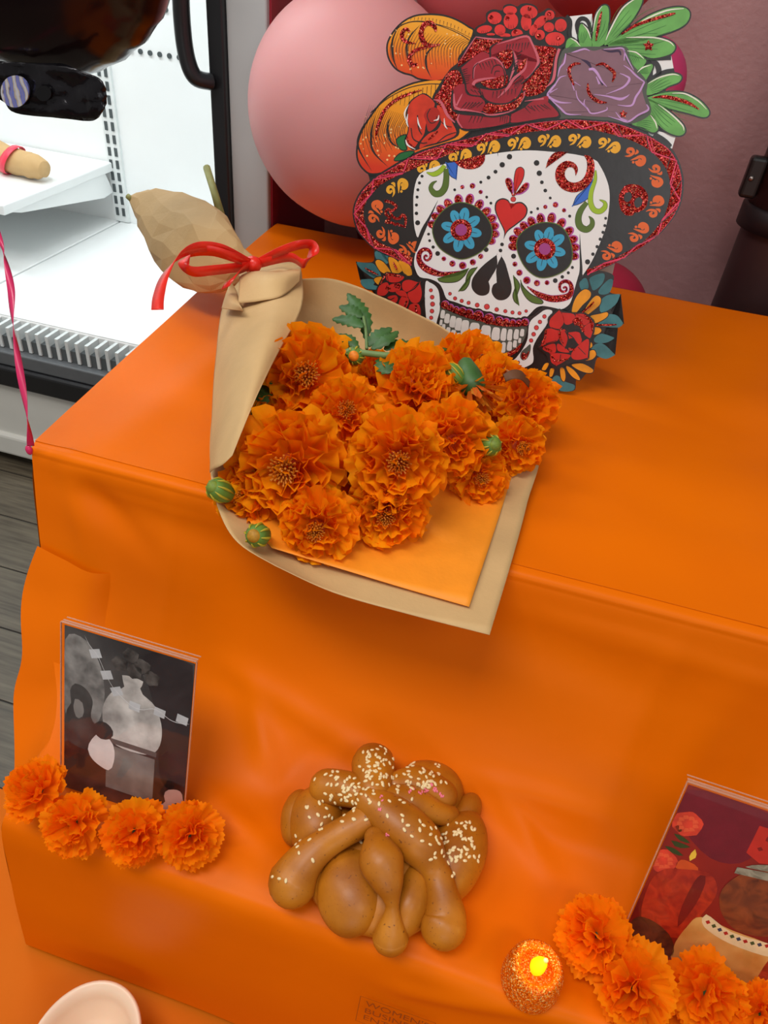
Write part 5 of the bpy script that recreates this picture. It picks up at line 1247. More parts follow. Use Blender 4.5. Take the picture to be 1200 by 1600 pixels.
for i in range(len(hc3) - 1):
    for k in range(SEG):
        A_, B_, C_2, D_ = i * SEG + k, i * SEG + (k + 1) % SEG, (i + 1) * SEG + (k + 1) % SEG, (i + 1) * SEG + k
        fs += [(A_, B_, C_2), (A_, C_2, D_)] if (i + k) % 2 else [(A_, B_, D_), (B_, C_2, D_)]
ph_ = obj('paper_handle', vs, fs, M_KRAFT, wrap, smooth=True)
md = ph_.modifiers.new('bevel', 'BEVEL'); md.width = 0.0035; md.segments = 2; md.limit_method = 'NONE'
for pts, r_ in (([(345, 335, .850), (335, 300, .872), (323, 262, .892)], 0.0055), ([(206, 312, .838), (199, 306, .842)], 0.004)):
    P = [WZ(*p) - wrap.location for p in pts]; v, f = tube_vf(P, [r_ * 1.1] + [r_] * (len(P) - 1), 9); obj('cut_stem', v, f, mat('cut_stem_olive', (150, 148, 84), 0.6, 0.2, 60), wrap)
bow = thing('ribbon_bow', 'glossy red ribbon bow tied around the paper handle', 'ribbon', TIE)
def ribbon_strip(name, pts, w, wd):
    c = spline([WZ(*p) - bow.location for p in pts], 7); wds = spline([Vector(a) for a in wd], max(1, (len(c) - 1) // max(1, len(wd) - 1)))
    vs = []
    for i, p in enumerate(c):
        d = wds[min(i, len(wds) - 1)].normalized() * w * 0.5; vs += [p - d, p + d]
    o = obj(name, vs, [(2 * i, 2 * i + 1, 2 * i + 3, 2 * i + 2) for i in range(len(c) - 1)], M_RED, bow); solid(o, 0.0005, 0)
A_ = (0.15, -0.35, 0.9); B_ = (-0.3, -0.2, 0.9); C__ = (0.5, -0.2, 0.8)
ribbon_strip('loop', [(393, 412, .862), (365, 402, .880), (330, 392, .888), (300, 395, .884), (287, 410, .880), (300, 424, .872), (335, 422, .868), (388, 416, .862)], 0.0150, [A_, A_, A_, C__, (0.9, 0, 0.3), A_, A_, A_])
ribbon_strip('loop', [(400, 412, .860), (430, 396, .880), (462, 384, .895), (486, 382, .896), (490, 395, .888), (475, 412, .880), (452, 402, .878), (405, 412, .862)], 0.0140, [A_, A_, A_, C__, (0.9, 0, 0.3), A_, A_, A_])
ribbon_strip('tail', [(392, 412, .864), (350, 390, .888), (312, 386, .894), (280, 400, .892), (258, 430, .880), (248, 462, .868), (246, 484, .860)], 0.0150, [A_, A_, A_, C__, (0.8, -0.2, 0.4), (0.9, -0.1, 0.2), (0.9, 0, 0.2)])
ribbon_strip('tail', [(392, 414, .862), (375, 424, .864), (360, 438, .860), (352, 450, .852)], 0.0130, [A_, C__, (0.8, 0, 0.5), (0.8, 0, 0.5)])
v, f = ellipsoid_vf(WZ(395, 413, .862) - bow.location, (0.011, 0.009, 0.010), 16, 10); obj('knot', v, f, M_RED, bow)
v, f = lathe_vf([(0.0135, -0.006), (0.0145, 0), (0.0135, 0.006)], 24, False)
hd = (hc2[6] - hc2[0]).normalized(); qm = Vector((0, 0, 1)).rotation_difference(hd).to_matrix()
o = obj('band', [qm @ Vector(p) + (hc2[1] - bow.location) for p in v], f, M_RED, bow); solid(o, 0.0008)

# ------------------------------------------------------------------ sweet bread on the step
TIER = 0.4915
def bread_material():
    m, nt, b = new_mat('baked_crust')
    N, L = nt.nodes, nt.links
    tc = N.new('ShaderNodeTexCoord'); ge = N.new('ShaderNodeNewGeometry')
    nz = N.new('ShaderNodeTexNoise'); nz.inputs['Scale'].default_value = 22; nz.inputs['Detail'].default_value = 5
    L.new(tc.outputs['Object'], nz.inputs['Vector'])
    rp = N.new('ShaderNodeValToRGB'); e = rp.color_ramp.elements
    e[0].position = 0.3; e[0].color = lin((150, 82, 10)) + (1,); e[1].position = 0.72; e[1].color = lin((196, 122, 24)) + (1,)
    L.new(nz.outputs[0], rp.inputs[0])
    sp = N.new('ShaderNodeTexNoise'); sp.inputs['Scale'].default_value = 320; sp.inputs['Detail'].default_value = 2
    L.new(tc.outputs['Object'], sp.inputs['Vector'])
    r2 = N.new('ShaderNodeValToRGB'); r2.color_ramp.elements[0].position = 0.66; r2.color_ramp.elements[1].position = 0.74
    r2.color_ramp.elements[0].color = (0, 0, 0, 1); r2.color_ramp.elements[1].color = (1, 1, 1, 1)
    L.new(sp.outputs[0], r2.inputs[0])
    mx = N.new('ShaderNodeMixRGB'); mx.inputs[2].default_value = lin((120, 66, 20)) + (1,)
    L.new(r2.outputs[0], mx.inputs[0]); L.new(rp.outputs[0], mx.inputs[1]); L.new(mx.outputs[0], b.inputs['Base Color'])
    bp = N.new('ShaderNodeBump'); bp.inputs['Strength'].default_value = 0.12; bp.inputs['Distance'].default_value = 0.001
    L.new(sp.outputs[0], bp.inputs['Height']); L.new(bp.outputs[0], b.inputs['Normal'])
    setp(b, Roughness=0.45, Specular_IOR_Level=0.35, Coat_Weight=0.12, Coat_Roughness=0.3)
    return m
M_BREAD = bread_material()
bread = thing('sweet_bread', 'round golden sweet bread with bone-shaped dough strips and sesame seeds', 'bread', WZ(590, 1375, TIER))
BO_ = bread.location.copy()
BPX = 1690.0
def bc(cx_, cy_, z):                                     # bread enlargement -> world
    return WZ(400 + cx_ * 380 / 1200, 1140 + cy_ * 380 / 1200, z)
def br_(r): return r * 380 / 1200 / BPX
BREAD_SURF = []
def dough(name, pts, flat=0.9, seg=28, sub=7):
    """a strand of dough: (x, y, height of its core, radius)"""
    P = [bc(x, y, TIER + z) - BO_ for x, y, z, r in pts]; R_ = [br_(r) for x, y, z, r in pts]
    c = spline(P, sub); rr = [max(0.001, a.x) for a in spline([Vector((r, 0, 0)) for r in R_], sub)]
    # round ends
    d0 = (c[0] - c[1]).normalized(); d1 = (c[-1] - c[-2]).normalized()
    pre, post = [], []
    for k in range(1, 6):
        a = k / 5 * math.pi / 2
        pre.insert(0, (c[0] + d0 * rr[0] * math.sin(a), max(0.0004, rr[0] * math.cos(a)))); post.append((c[-1] + d1 * rr[-1] * math.sin(a), max(0.0004, rr[-1] * math.cos(a))))
    path = [p for p, _ in pre] + c + [p for p, _ in post]; rad = [r for _, r in pre] + rr + [r for _, r in post]
    v, f = tube_vf(path, rad, seg, True, flat)
    v = [p + p.normalized() * (0.0012 * noise.noise(p * 55)) for p in v]
    v = [Vector((p.x, p.y, max(p.z, 0.0))) for p in v]
    o = obj(name, v, f, M_BREAD, bread)
    return o
def lump(name, x, y, z, rx, ry, rz, yaw=0.0):
    c = bc(x, y, TIER + z) - BO_
    v, f = ellipsoid_vf(c, (br_(rx), br_(ry), br_(rz)), 40, 24, Matrix.Rotation(yaw, 3, 'Z'))
    v = [p + (p - c).normalized() * (0.002 * noise.noise(p * 35)) for p in v]
    v = [Vector((p.x, p.y, max(p.z, 0.0))) for p in v]
    return obj(name, v, f, M_BREAD, bread)
lump('dough_base', 620, 610, 0.020, 415, 400, 160)
lump('dough_lobe', 475, 770, 0.024, 175, 230, 150, 0.3)
lump('dough_lobe', 775, 815, 0.026, 105, 200, 140, -0.1)
lump('dough_lobe', 985, 620, 0.026, 145, 260, 170, -0.15)
lump('dough_lobe', 300, 455, 0.028, 150, 190, 150, 0.4)
lump('dough_lobe', 205, 430, 0.022, 85, 150, 110, 0.2)
lump('dough_lobe', 1025, 430, 0.026, 75, 140, 110, -0.3)
lump('dough_lobe', 850, 320, 0.030, 190, 190, 140, 0)
dough('dough_bone', [(545, 440, .064, 78), (440, 500, .060, 72), (330, 570, .050, 76), (235, 660, .040, 95), (180, 750, .032, 118)])
dough('dough_bone', [(590, 535, .070, 55), (615, 640, .070, 105), (650, 750, .064, 78), (668, 830, .056, 42), (672, 890, .048, 34), (666, 990, .034, 70), (664, 1025, .028, 84)])
dough('dough_bone', [(560, 350, .074, 75), (680, 440, .072, 108), (810, 560, .064, 112), (880, 680, .052, 74), (915, 790, .044, 78), (930, 900, .034, 100), (925, 960, .030, 112)])
dough('dough_bone', [(610, 330, .072, 55), (760, 350, .066, 75), (900, 410, .052, 62), (960, 420, .046, 50)])
dough('dough_bone', [(690, 270, .064, 66), (800, 260, .060, 84), (920, 320, .050, 80)])
dough('dough_bone', [(560, 330, .072, 72), (440, 290, .064, 90), (345, 280, .056, 88)])
dough('dough_knob', [(580, 290, .072, 90), (578, 190, .066, 112), (580, 160, .062, 108)])
# sesame seeds, dropped on the crust from above
sv2, sf2 = ellipsoid_vf((0, 0, 0), (0.00105, 0.0017, 0.00065), 8, 5)
SEED = bpy.data.meshes.new('sesame_seed'); SEED.from_pydata([tuple(p) for p in sv2], [], sf2); SEED.materials.append(mat('sesame_cream', (236, 212, 160), 0.5, 0.1, 300))
SEED.polygons.foreach_set('use_smooth', [True] * len(SEED.polygons))
SUG = bpy.data.meshes.new('sugar_grain'); SUG.from_pydata([tuple(Vector(p) * 0.7) for p in sv2], [], sf2); SUG.materials.append(mat('pink_sugar', (236, 120, 140), 0.5))
bpy.context.view_layer.update()
from mathutils.bvhtree import BVHTree
V_, F_ = [], []
for ch in bread.children:
    o_ = len(V_); V_ += [v.co.copy() for v in ch.data.vertices]; F_ += [tuple(i + o_ for i in p.vertices) for p in ch.data.polygons]
bvh = BVHTree.FromPolygons(V_, F_)
rnd = random.Random(21)
clusters = [(590, 110, 95, 34), (600, 210, 80, 30), (560, 260, 90, 22), (420, 270, 110, 36), (470, 330, 80, 14), (790, 240, 120, 46), (860, 230, 70, 18), (330, 400, 90, 16), (460, 400, 70, 10), (990, 560, 110, 30), (960, 620, 80, 16), (1030, 480, 80, 12), (1060, 620, 50, 10),
            (800, 490, 90, 9), (700, 480, 130, 6), (250, 560, 110, 8), (130, 700, 70, 8), (450, 620, 140, 10), (570, 820, 120, 8), (820, 720, 60, 4), (240, 470, 60, 8), (930, 820, 60, 5), (360, 700, 70, 5), (180, 420, 60, 4)]
n_seed = 0
def drop(x, y, me, name):
    r = ray(400 + x * 380 / 1200, 1140 + y * 380 / 1200)
    hit = bvh.ray_cast(CAM - BO_, r.normalized())
    if hit[0] is None: return False
    p, nn = hit[0], hit[1]
    if nn.dot(r) > 0: nn = -nn
    if nn.z < 0.05: return False
    o = bpy.data.objects.new(name, me); link(o, bread); o.location = p + nn * 0.0003
    q = Vector((0, 0, 1)).rotation_difference(nn) @ Euler((0, 0, rnd.random() * 6.28)).to_quaternion()
    o.rotation_euler = q.to_euler(); s = rnd.uniform(1.15, 1.55); o.scale = (s, s, s)
    return True
for x, y, sp_, n in clusters:
    for _ in range(n):
        if n_seed >= 296: break
        if drop(rnd.gauss(x, sp_ * 0.55), rnd.gauss(y, sp_ * 0.5), SEED, 'sesame_seed'): n_seed += 1
for x, y in ((830, 310), (860, 270), (890, 290), (800, 315), (765, 300), (845, 300), (915, 320), (620, 345), (605, 390), (650, 520), (880, 300), (820, 318)):
    for _ in range(3): drop(x + rnd.gauss(0, 8), y + rnd.gauss(0, 8), SUG, 'sugar_grain')

# ------------------------------------------------------------------ flameless candle
cp_ = WZ(826, 1535, TIER)
cd = thing('flameless_candle', 'orange glitter tealight with a glowing yellow bulb between the bread and the flowers', 'candle', cp_)
M_CGLIT = glitter('orange_glitter', (224, 80, 2), (250, 132, 14), 1100, (255, 220, 130), 0.12)
PXC = (cp_ - CAM).dot(-cz) / F_PX
M_CGLIT.node_tree.nodes['Principled BSDF'].inputs['Specular IOR Level'].default_value = 0.2
rc = 46 * PXC
prof_ = [(rc * 0.92, 0.0), (rc * 0.99, 0.004), (rc, 0.012), (rc * 0.97, 0.022), (rc * 0.92, 0.030), (rc * 0.84, 0.0355), (rc * 0.73, 0.0380), (rc * 0.62, 0.0375), (rc * 0.54, 0.0345), (rc * 0.51, 0.0285), (rc * 0.47, 0.0268), (rc * 0.02, 0.0268)]
c_ = spline([Vector((r, z, 0)) for r, z in prof_], 4)
v, f = lathe_vf([(max(p.x, 0.0002), max(0, p.y)) for p in c_], 48); obj('candle_body', v, f, M_CGLIT, cd)
bl = [(0.0040, 0.026), (0.0062, 0.033), (0.0066, 0.038), (0.0056, 0.0435), (0.0036, 0.048), (0.0014, 0.051), (0.0002, 0.0522)]
v, f = lathe_vf(bl, 24); v = [(p[0] + max(0, p[2] - 0.04) * 0.25, p[1], p[2]) for p in v]
obj('bulb', v, f, emit('warm_bulb', (255, 196, 6), 1.15), cd)
v, f = ellipsoid_vf((0.0035, 0, 0.0515), (0.0022, 0.002, 0.0024), 12, 8); obj('bulb_tip', v, f, mat('bulb_tip_plastic', (250, 214, 150), 0.4), cd)
pl = bpy.data.lights.new('bulb_glow', 'POINT'); pl.energy = 0.035; pl.color = (1, 0.62, 0.12); pl.shadow_soft_size = 0.006
po = bpy.data.objects.new('bulb_glow', pl); link(po, cd); po.location = (0, 0, 0.060)

# ------------------------------------------------------------------ pale bowl on the lowest step
bw = thing('bowl', 'pale pinkish ceramic bowl at the lower left edge, on the lowest step', 'bowl', (-0.278, 0.165, 0.241))
M_BOWL = mat('pale_ceramic', (236, 206, 178), 0.35, 0.03, 8, Subsurface_Weight=0.1, Subsurface_Scale=0.02)
pr = [(0.020, 0.0), (0.030, 0.001), (0.040, 0.016), (0.049, 0.036), (0.0535, 0.055), (0.0540, 0.060), (0.0520, 0.0625), (0.0480, 0.0605), (0.0440, 0.054), (0.0405, 0.040), (0.030, 0.022), (0.012, 0.014), (0.0005, 0.013)]
c_ = spline([Vector((r, z, 0)) for r, z in pr], 4); v, f = lathe_vf([(max(0.0003, p.x), max(0, p.y)) for p in c_], 56)
v = [(p[0] * 1.0, p[1] * 1.12, p[2]) for p in v]
obj('bowl_body', v, f, M_BOWL, bw)
v, f = lathe_vf([(0.020, 0.0), (0.022, 0.0), (0.022, 0.004), (0.019, 0.004)], 40, False); obj('foot_ring', v, f, M_BOWL, bw)

# ------------------------------------------------------------------ acrylic frames with prints
def acrylic():
    m, nt, b = new_mat('clear_acrylic')
    N, L = nt.nodes, nt.links
    out = N['Material Output']
    tr = N.new('ShaderNodeBsdfTransparent'); tr.inputs[0].default_value = (0.985, 0.985, 0.985, 1)
    gl = N.new('ShaderNodeBsdfGlossy'); gl.inputs['Roughness'].default_value = 0.02
    nz = N.new('ShaderNodeTexNoise'); nz.inputs['Scale'].default_value = 6
    lw = N.new('ShaderNodeLayerWeight'); lw.inputs[0].default_value = 0.5
    pw = N.new('ShaderNodeMath'); pw.operation = 'POWER'; pw.inputs[1].default_value = 4.0
    fr = N.new('ShaderNodeMath'); fr.operation = 'MULTIPLY_ADD'; fr.inputs[1].default_value = 0.6; fr.inputs[2].default_value = 0.025
    L.new(lw.outputs['Facing'], pw.inputs[0]); L.new(pw.outputs[0], fr.inputs[0])
    mx = N.new('ShaderNodeMixShader')
    L.new(fr.outputs[0], mx.inputs[0]); L.new(tr.outputs[0], mx.inputs[1]); L.new(gl.outputs[0], mx.inputs[2])
    L.new(mx.outputs[0], out.inputs['Surface'])
    return m
M_ACR = acrylic()
M_ACE = mat('acrylic_edge', (236, 190, 160), 0.2, 0.05, 30, Transmission_Weight=0.5)
def frame(label, base_l, yaw, lean, W, H):
    """slanted sign holder; base_l = lower left corner on the step"""
    t = thing('photo_frame', label, 'photo frame', base_l, (0, 0, yaw), 'clear acrylic photo frames')
    cl, sl = math.cos(lean), math.sin(lean)
    def P(u, v_, w): return Vector((u, v_ * sl - w * cl, v_ * cl + w * sl))       # w: out of the front
    def slab(name, u0, u1, v0, v1, w0, w1, m):
        vs = [P(u, v_, w) for w in (w0, w1) for u, v_ in ((u0, v0), (u1, v0), (u1, v1), (u0, v1))]
        return obj(name, vs, [(0, 3, 2, 1), (4, 5, 6, 7), (0, 1, 5, 4), (1, 2, 6, 5), (2, 3, 7, 6), (3, 0, 4, 7)], m, t, smooth=False)
    slab('front_sheet', 0, W, 0, H, 0.0008, 0.0022, M_ACR)
    slab('back_sheet', 0, W, 0, H, -0.0026, -0.0010, M_ACR)
    e = 0.0007
    for nm, a in (('top_edge', (0, W, H, H + e, 0.0006, 0.0024)), ('top_edge', (0, W, H, H + e, -0.0026, -0.0008)), ('top_edge', (0, W, H + e * 0.2, H + e * 0.8, -0.0075, -0.0062)),
                  ('side_edge', (-e, 0, 0.03, H, 0.0004, 0.0022)), ('side_edge', (W, W + e, 0.03, H, 0.0004, 0.0022))):
        slab(nm, *a, M_ACE)
    # foot bent backwards
    vs = [(0, 0.0, 0.0), (W, 0.0, 0.0), (W, 0.06, 0.0), (0, 0.06, 0.0), (0, 0, 0.002), (W, 0, 0.002), (W, 0.06, 0.002), (0, 0.06, 0.002)]
    obj('foot', vs, [(3, 2, 1, 0), (4, 5, 6, 7), (0, 1, 5, 4), (1, 2, 6, 5), (2, 3, 7, 6), (3, 0, 4, 7)], M_ACR, t, smooth=False)
    slabp = lambda m: slab('print_sheet', 0.002, W - 0.002, 0.001, H - 0.004, -0.0008, -0.0004, m)
    def art(name, pts, m, layer, parent, n=4, closed=True):
        pp = spline([Vector((a, b_, 0)) for a, b_ in pts], n, True) if closed else [Vector((a, b_, 0)) for a, b_ in pts]
        pp = clean(pp)
        pp = [Vector((min(0.985, max(0.015, p.x)), min(0.978, max(0.006, p.y)), 0)) for p in pp]
        w = -0.0004 + layer * 0.00006
        vs = [P(p.x * W, p.y * H, w) for p in pp]
        if p_area(pp) < 0: vs = vs[::-1]
        return obj(name, vs, [tuple(range(len(vs)))], m, parent, smooth=False)
    return t, slabp, art
def print_mat(name, stops, scale, loc=(0, 0, 0), dist=0.0):
    m, nt, b = new_mat(name)
    N, L = nt.nodes, nt.links
    tc = N.new('ShaderNodeTexCoord'); mp = N.new('ShaderNodeMapping'); mp.inputs['Location'].default_value = loc
    nz = N.new('ShaderNodeTexNoise'); nz.inputs['Scale'].default_value = scale; nz.inputs['Detail'].default_value = 6; nz.inputs['Distortion'].default_value = dist
    L.new(tc.outputs['Object'], mp.inputs[0]); L.new(mp.outputs[0], nz.inputs[0])
    rp = N.new('ShaderNodeValToRGB'); e = rp.color_ramp.elements
    e[0].position = stops[0][0]; e[0].color = lin(stops[0][1]) + (1,); e[1].position = stops[-1][0]; e[1].color = lin(stops[-1][1]) + (1,)
    for p, c in stops[1:-1]: k = e.new(p); k.color = lin(c) + (1,)
    L.new(nz.outputs[0], rp.inputs[0]); L.new(rp.outputs[0], b.inputs['Base Color']); setp(b, Roughness=0.5)
    return m
LEANF = math.radians(17)
# left: a grey still life print (plain stand-in for the black and white picture)
bl_ = WZ(97, 1230, TIER)
t, sheetf, art = frame('clear acrylic frame with a black and white print at the left, behind paper marigolds', bl_, 0.0, LEANF, 0.134, 0.196)
G = lambda n, g: mat('print_grey_%s' % n, g, 0.5, 0.12, 60)
pr_ = sheetf(print_mat('print_backdrop_grey', [(0.25, (24, 23, 24)), (0.5, (62, 60, 60)), (0.75, (96, 94, 92))], 14, (0.3, 0, 0)))
pr_['label'] = 'black and white still life print'
art('pale_backdrop', [(0.02, 0.90), (0.18, 0.93), (0.30, 0.80), (0.33, 0.62), (0.26, 0.45), (0.10, 0.42), (0.02, 0.5)], print_mat('print_backdrop_pale', [(0.3, (92, 90, 88)), (0.7, (160, 158, 154))], 60), 1, t)
art('dark_drape', [(0.62, 0.95), (0.97, 0.97), (0.98, 0.3), (0.80, 0.25), (0.74, 0.6)], print_mat('print_drape', [(0.3, (26, 22, 24)), (0.7, (54, 48, 50))], 20, (1, 0, 0), 1.0), 1, t)
art('ground', [(0.02, 0.30), (0.25, 0.31), (0.5, 0.24), (0.98, 0.26), (0.98, 0.01), (0.02, 0.01)], print_mat('print_ground', [(0.3, (38, 22, 20)), (0.7, (92, 52, 44))], 24, (2, 0, 0), 1.0), 1, t)
art('dark_pot', [(0.06, 0.62), (0.10, 0.67), (0.18, 0.66), (0.24, 0.60), (0.23, 0.50), (0.30, 0.42), (0.26, 0.30), (0.04, 0.32), (0.03, 0.48), (0.07, 0.55)], print_mat('print_dark_pot', [(0.3, (40, 38, 38)), (0.7, (82, 80, 78))], 40), 2, t)
art('pot_highlight', [(0.10, 0.58), (0.16, 0.57), (0.17, 0.50), (0.12, 0.47), (0.09, 0.52)], G('mid', (136, 132, 128)), 3, t)
jar_m = print_mat('print_jar', [(0.3, (150, 146, 142)), (0.7, (226, 222, 216))], 45)
art('tall_jar', [(0.46, 0.80), (0.62, 0.80), (0.60, 0.74), (0.72, 0.68), (0.78, 0.56), (0.76, 0.44), (0.66, 0.38), (0.44, 0.38), (0.34, 0.46), (0.32, 0.58), (0.38, 0.68), (0.48, 0.74)], jar_m, 2, t)
art('jar_stand', [(0.36, 0.37), (0.74, 0.37), (0.74, 0.10), (0.36, 0.10)], print_mat('print_stand', [(0.3, (96, 92, 90)), (0.7, (150, 146, 140))], 30, (4, 0, 0)), 2, t, closed=False)
for y0, h_b in ((0.385, 0.030), (0.66, 0.012), (0.52, 0.008), (0.50, 0.008)):
    hw = 0.20 if y0 < 0.6 else 0.17
    art('jar_band', [(0.55 - hw, y0), (0.55 + hw, y0), (0.55 + hw, y0 + h_b), (0.55 - hw, y0 + h_b)], G('band', (92, 88, 86)), 3, t, closed=False)
dk = print_mat('print_dark_flower', [(0.3, (30, 27, 27)), (0.7, (96, 92, 88))], 90, (3, 0, 0))
for x, y in ((0.44, 0.86), (0.52, 0.92), (0.61, 0.88), (0.55, 0.84), (0.68, 0.83)):
    art('dark_flower', [(x + 0.055 * (1 + 0.25 * (k % 2)) * math.cos(k * 0.628), y + 0.036 * (1 + 0.25 * (k % 2)) * math.sin(k * 0.628)) for k in range(10)], dk, 3, t)
art('small_white_jug', [(0.24, 0.37), (0.30, 0.42), (0.37, 0.41), (0.42, 0.36), (0.42, 0.27), (0.38, 0.21), (0.26, 0.24), (0.21, 0.30)], G('white', (226, 218, 214)), 4, t)
art('jug_mouth', [(0.26, 0.47), (0.33, 0.50), (0.40, 0.47), (0.40, 0.42), (0.33, 0.39), (0.27, 0.41)], G('mouth', (54, 50, 50)), 5, t)
art('pale_gourd', [(0.76, 0.10), (0.84, 0.12), (0.83, 0.18), (0.88, 0.22), (0.97, 0.21), (0.97, 0.02), (0.80, 0.01), (0.74, 0.05)], mat('print_gourd', (196, 160, 150), 0.5, 0.1, 60), 4, t)
art('gourd_hole', [(0.90, 0.13), (0.95, 0.15), (0.975, 0.11), (0.95, 0.07), (0.90, 0.09)], G('hole', (50, 34, 32)), 5, t)
for x, y, a in ((0.255, 0.875, 0.35), (0.345, 0.775, 0.35), (0.425, 0.70, 0.45), (0.565, 0.645, -0.1), (0.755, 0.655, -0.12), (0.925, 0.655, -0.15)):
    ca, sa = math.cos(a), math.sin(a)
    art('paper_tag', [(x + dx * ca - dy * sa, y + (dx * sa + dy * ca) * 0.7) for dx, dy in ((-0.042, -0.034), (0.042, -0.034), (0.042, 0.034), (-0.042, 0.034))], G('tag', (196, 198, 200)), 6, t, closed=False)
th_ = [(0.17, 0.96), (0.21, 0.91), (0.27, 0.87), (0.33, 0.79), (0.38, 0.73), (0.44, 0.69), (0.54, 0.645), (0.62, 0.64), (0.70, 0.665), (0.76, 0.66), (0.83, 0.635), (0.90, 0.63), (0.985, 0.645)]
tp = spline([Vector((a, b_, 0)) for a, b_ in th_], 5)
art('string', [(p.x, p.y - 0.0018) for p in tp] + [(p.x, p.y + 0.0018) for p in tp[::-1]], G('string', (214, 214, 214)), 7, t, closed=False)
# right: a warm red still life print (plain stand-in for the coloured picture)
br0 = WZ(962, 1478, TIER)
t, sheetf, art = frame('clear acrylic frame with a red print at the lower right, behind paper marigolds', br0, -0.05, LEANF, 0.134, 0.196)
pr_ = sheetf(print_mat('print_backdrop_red', [(0.25, (112, 16, 12)), (0.55, (156, 30, 14)), (0.8, (176, 44, 22))], 9, (0.7, 0, 0))); pr_['label'] = 'red still life print'
Q = lambda n, g, a=0.1: mat('print_' + n, g, 0.5, a, 80)
art('dark_red_glow', [(0.03, 0.96), (0.5, 0.97), (0.5, 0.72), (0.3, 0.66), (0.04, 0.8)], Q('wine', (122, 18, 34)), 1, t)
art('cut_paper_banner', [(0.47, 0.90), (0.80, 0.91), (0.82, 0.74), (0.74, 0.72), (0.66, 0.74), (0.56, 0.72), (0.47, 0.75)], Q('coral_banner', (206, 44, 28)), 2, t, closed=False)
for x, y, r in ((0.55, 0.85, 0.022), (0.73, 0.85, 0.022), (0.53, 0.79, 0.018), (0.75, 0.79, 0.018), (0.64, 0.765, 0.015), (0.60, 0.885, 0.012), (0.69, 0.885, 0.012), (0.58, 0.80, 0.014), (0.70, 0.80, 0.014)):
    art('banner_hole', [(x + r * math.cos(k * 1.047), y + r * 0.7 * math.sin(k * 1.047)) for k in range(6)], Q('banner_hole', (140, 20, 14)), 3, t)
art('banner_flower', [(0.64 + 0.045 * math.cos(k * 0.785) * (1 + 0.15 * (k % 2)), 0.825 + 0.032 * math.sin(k * 0.785) * (1 + 0.15 * (k % 2))) for k in range(8)], Q('banner_flower', (224, 60, 36)), 3, t)
for x, y, r in ((0.10, 0.79, 0.085), (0.055, 0.56, 0.085)):
    f0 = art('painted_flower', [(x + r * math.cos(k * 0.524) * (1 + 0.1 * (k % 2)), y + r * 0.72 * math.sin(k * 0.524) * (1 + 0.1 * (k % 2))) for k in range(12)], Q('flower_coral', (226, 66, 40), 0.25), 3, t)
    for k in range(9):
        a = k * 0.698; art('painted_petal', [(x + r * (0.55 * math.cos(a) + 0.24 * math.cos(b_)), y + r * 0.72 * (0.55 * math.sin(a) + 0.24 * math.sin(b_))) for b_ in (0, 1.05, 2.1, 3.14, 4.2, 5.25)], Q('flower_coral_light', (240, 92, 52), 0.15), 4, t)
for pts in ([(0.05, 0.72), (0.10, 0.72), (0.16, 0.70), (0.10, 0.695)], [(0.05, 0.68), (0.10, 0.685), (0.17, 0.68), (0.10, 0.655)], [(0.03, 0.64), (0.09, 0.645), (0.16, 0.62), (0.08, 0.62)], [(0.03, 0.75), (0.06, 0.77), (0.09, 0.75), (0.06, 0.73)]):
    art('painted_leaf', pts, Q('leaf_dark', (54, 70, 24)), 3, t)
art('painted_candle', [(0.15, 0.60), (0.20, 0.605), (0.26, 0.59), (0.27, 0.54), (0.14, 0.55)], Q('candle_orange', (222, 84, 24)), 3, t)
art('painted_flame', [(0.20, 0.61), (0.185, 0.64), (0.205, 0.685), (0.222, 0.645), (0.215, 0.615)], Q('flame_yellow', (255, 196, 60)), 4, t)
sh_ = print_mat('print_shawl', [(0.3, (150, 28, 12)), (0.7, (202, 54, 20))], 60, (5, 0, 0), 2.0)
art('rust_cloth', [(0.06, 0.50), (0.20, 0.56), (0.34, 0.58), (0.42, 0.50), (0.40, 0.36), (0.34, 0.18), (0.10, 0.20), (0.04, 0.34)], sh_, 4, t)
art('rust_cloth', [(0.86, 0.42), (0.97, 0.45), (0.985, 0.02), (0.80, 0.03), (0.78, 0.2)], sh_, 4, t)
art('cloth_fold', [(0.28, 0.54), (0.33, 0.55), (0.34, 0.40), (0.30, 0.24), (0.27, 0.36)], Q('fold_dark', (122, 20, 10)), 5, t)
art('dark_basket', [(0.04, 0.20), (0.16, 0.22), (0.30, 0.16), (0.33, 0.05), (0.04, 0.03)], print_mat('print_basket', [(0.3, (56, 20, 10)), (0.7, (122, 56, 24))], 60, (6, 0, 0), 2), 5, t)
art('cream_jar', [(0.40, 0.34), (0.60, 0.33), (0.84, 0.32), (0.86, 0.2), (0.80, 0.02), (0.40, 0.02), (0.33, 0.12), (0.35, 0.26)], print_mat('print_cream', [(0.3, (206, 132, 52)), (0.7, (236, 184, 104))], 30, (7, 0, 0)), 5, t)
art('jar_band', [(0.42, 0.365), (0.60, 0.32), (0.86, 0.33), (0.87, 0.265), (0.62, 0.255), (0.44, 0.295)], Q('band_cream', (240, 212, 160)), 6, t)
for k in range(11):
    x = 0.45 + k * 0.041; y = 0.327 - 0.03 * math.sin(k / 10 * 3.1)
    art('band_flower', [(x + 0.016 * math.cos(j * 1.047), y + 0.013 * math.sin(j * 1.047)) for j in range(6)], Q('band_dot_%d' % (k % 3), ((176, 30, 24), (58, 84, 40), (40, 62, 84))[k % 3]), 7, t)
art('clay_lid', [(0.44, 0.50), (0.47, 0.60), (0.56, 0.68), (0.72, 0.70), (0.88, 0.66), (0.94, 0.55), (0.90, 0.44), (0.78, 0.36), (0.62, 0.34), (0.50, 0.40)], print_mat('print_clay', [(0.3, (92, 38, 16)), (0.7, (158, 74, 30))], 45, (8, 0, 0), 2), 8, t)
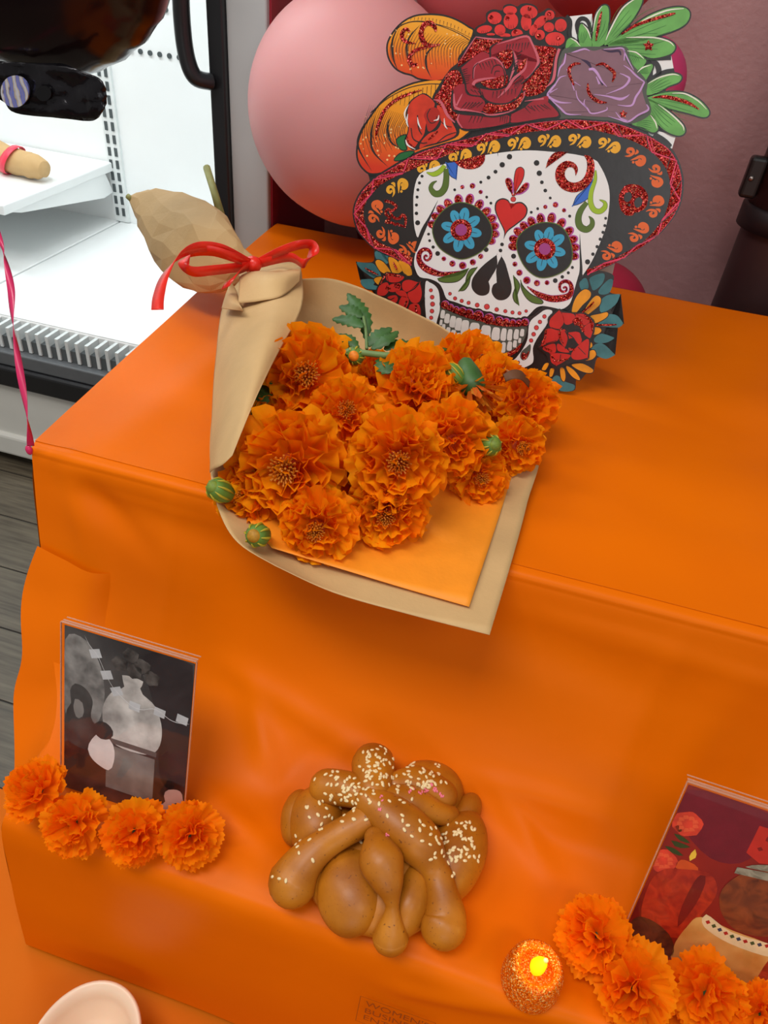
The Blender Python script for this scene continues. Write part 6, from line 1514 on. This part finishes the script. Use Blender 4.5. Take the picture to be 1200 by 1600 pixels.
art('pot_rim', [(0.46, 0.665), (0.70, 0.70), (0.94, 0.665), (0.94, 0.63), (0.70, 0.655), (0.46, 0.63)], print_mat('print_pot_rim', [(0.3, (122, 112, 92)), (0.7, (176, 166, 142))], 70, (9, 0, 0), 3), 9, t, closed=False)
art('pot_lid', [(0.50, 0.68), (0.60, 0.725), (0.70, 0.735), (0.82, 0.725), (0.90, 0.68), (0.70, 0.70)], MATS['print_pot_rim'], 8, t)
art('lid_knob', [(0.66, 0.735), (0.74, 0.735), (0.74, 0.765), (0.66, 0.765)], MATS['print_pot_rim'], 9, t)

# ------------------------------------------------------------------ silk marigolds
GS_L = 'silk marigolds in front of the left frame'; GS_R = 'silk marigolds in front of the right frame'
SK = [(62, 1236, 0.034, 48, (-0.9, 0.0, 0.5), 'silk marigold at the far left, half hidden by the frame edge and facing left', GS_L), (118, 1285, 0.030, 48, (-0.3, -0.4, 0), 'silk marigold with wide petals, second from the left in front of the left frame', GS_L),
      (211, 1300, 0.030, 48, (0.1, -0.5, 0.1), 'silk marigold under the middle of the left frame', GS_L), (297, 1304, 0.030, 48, (0.5, -0.3, 0.2), 'silk marigold at the right foot of the left frame', GS_L),
      (931, 1462, 0.034, 58, (-0.5, -0.1, 0.2), 'silk marigold nearest the candle, at the left edge of the right frame', GS_R), (992, 1540, 0.032, 62, (-0.1, -0.5, 0), 'largest silk marigold below the left corner of the right frame', GS_R),
      (1103, 1552, 0.032, 58, (0.1, -0.4, 0.1), 'silk marigold below the middle of the right frame', GS_R), (1190, 1585, 0.032, 46, (0.4, -0.3, 0.1), 'silk marigold cut off by the lower right corner of the photo', GS_R)]
LEAF_SILK = petal_mesh('base_petal', 77, 0.8, 0.9, 0.03, 0.1, 0.0, varied('silk_base_petal', (236, 92, 8), (246, 110, 12), 0.6), 8, 5)
SLV, SLF = lathe_vf([(0.10, -0.62), (0.13, -0.5), (0.14, -0.25), (0.22, -0.08), (0.10, 0.1)], 14)
SLEEVE = bpy.data.meshes.new('calyx'); SLEEVE.from_pydata(SLV, [], SLF); SLEEVE.materials.append(mat('silk_green', (38, 80, 34), 0.5))
for i, (px, py, h, rpx, lean, label, grp) in enumerate(SK):
    pos = WZ(px, py, TIER + h)
    R = rpx / F_PX * (pos - CAM).dot(-cz) * 1.04
    t = thing('silk_marigold', label, 'artificial flower', pos, head_rot(pos, lean), grp)
    rnd = random.Random(300 + i)
    place_petals(t, R, 34, math.radians(108), SILK_P, None, rnd, 0.25, 0.12, 0.12)
    o = bpy.data.objects.new('calyx', SLEEVE); link(o, t); o.scale = (R, R, R)
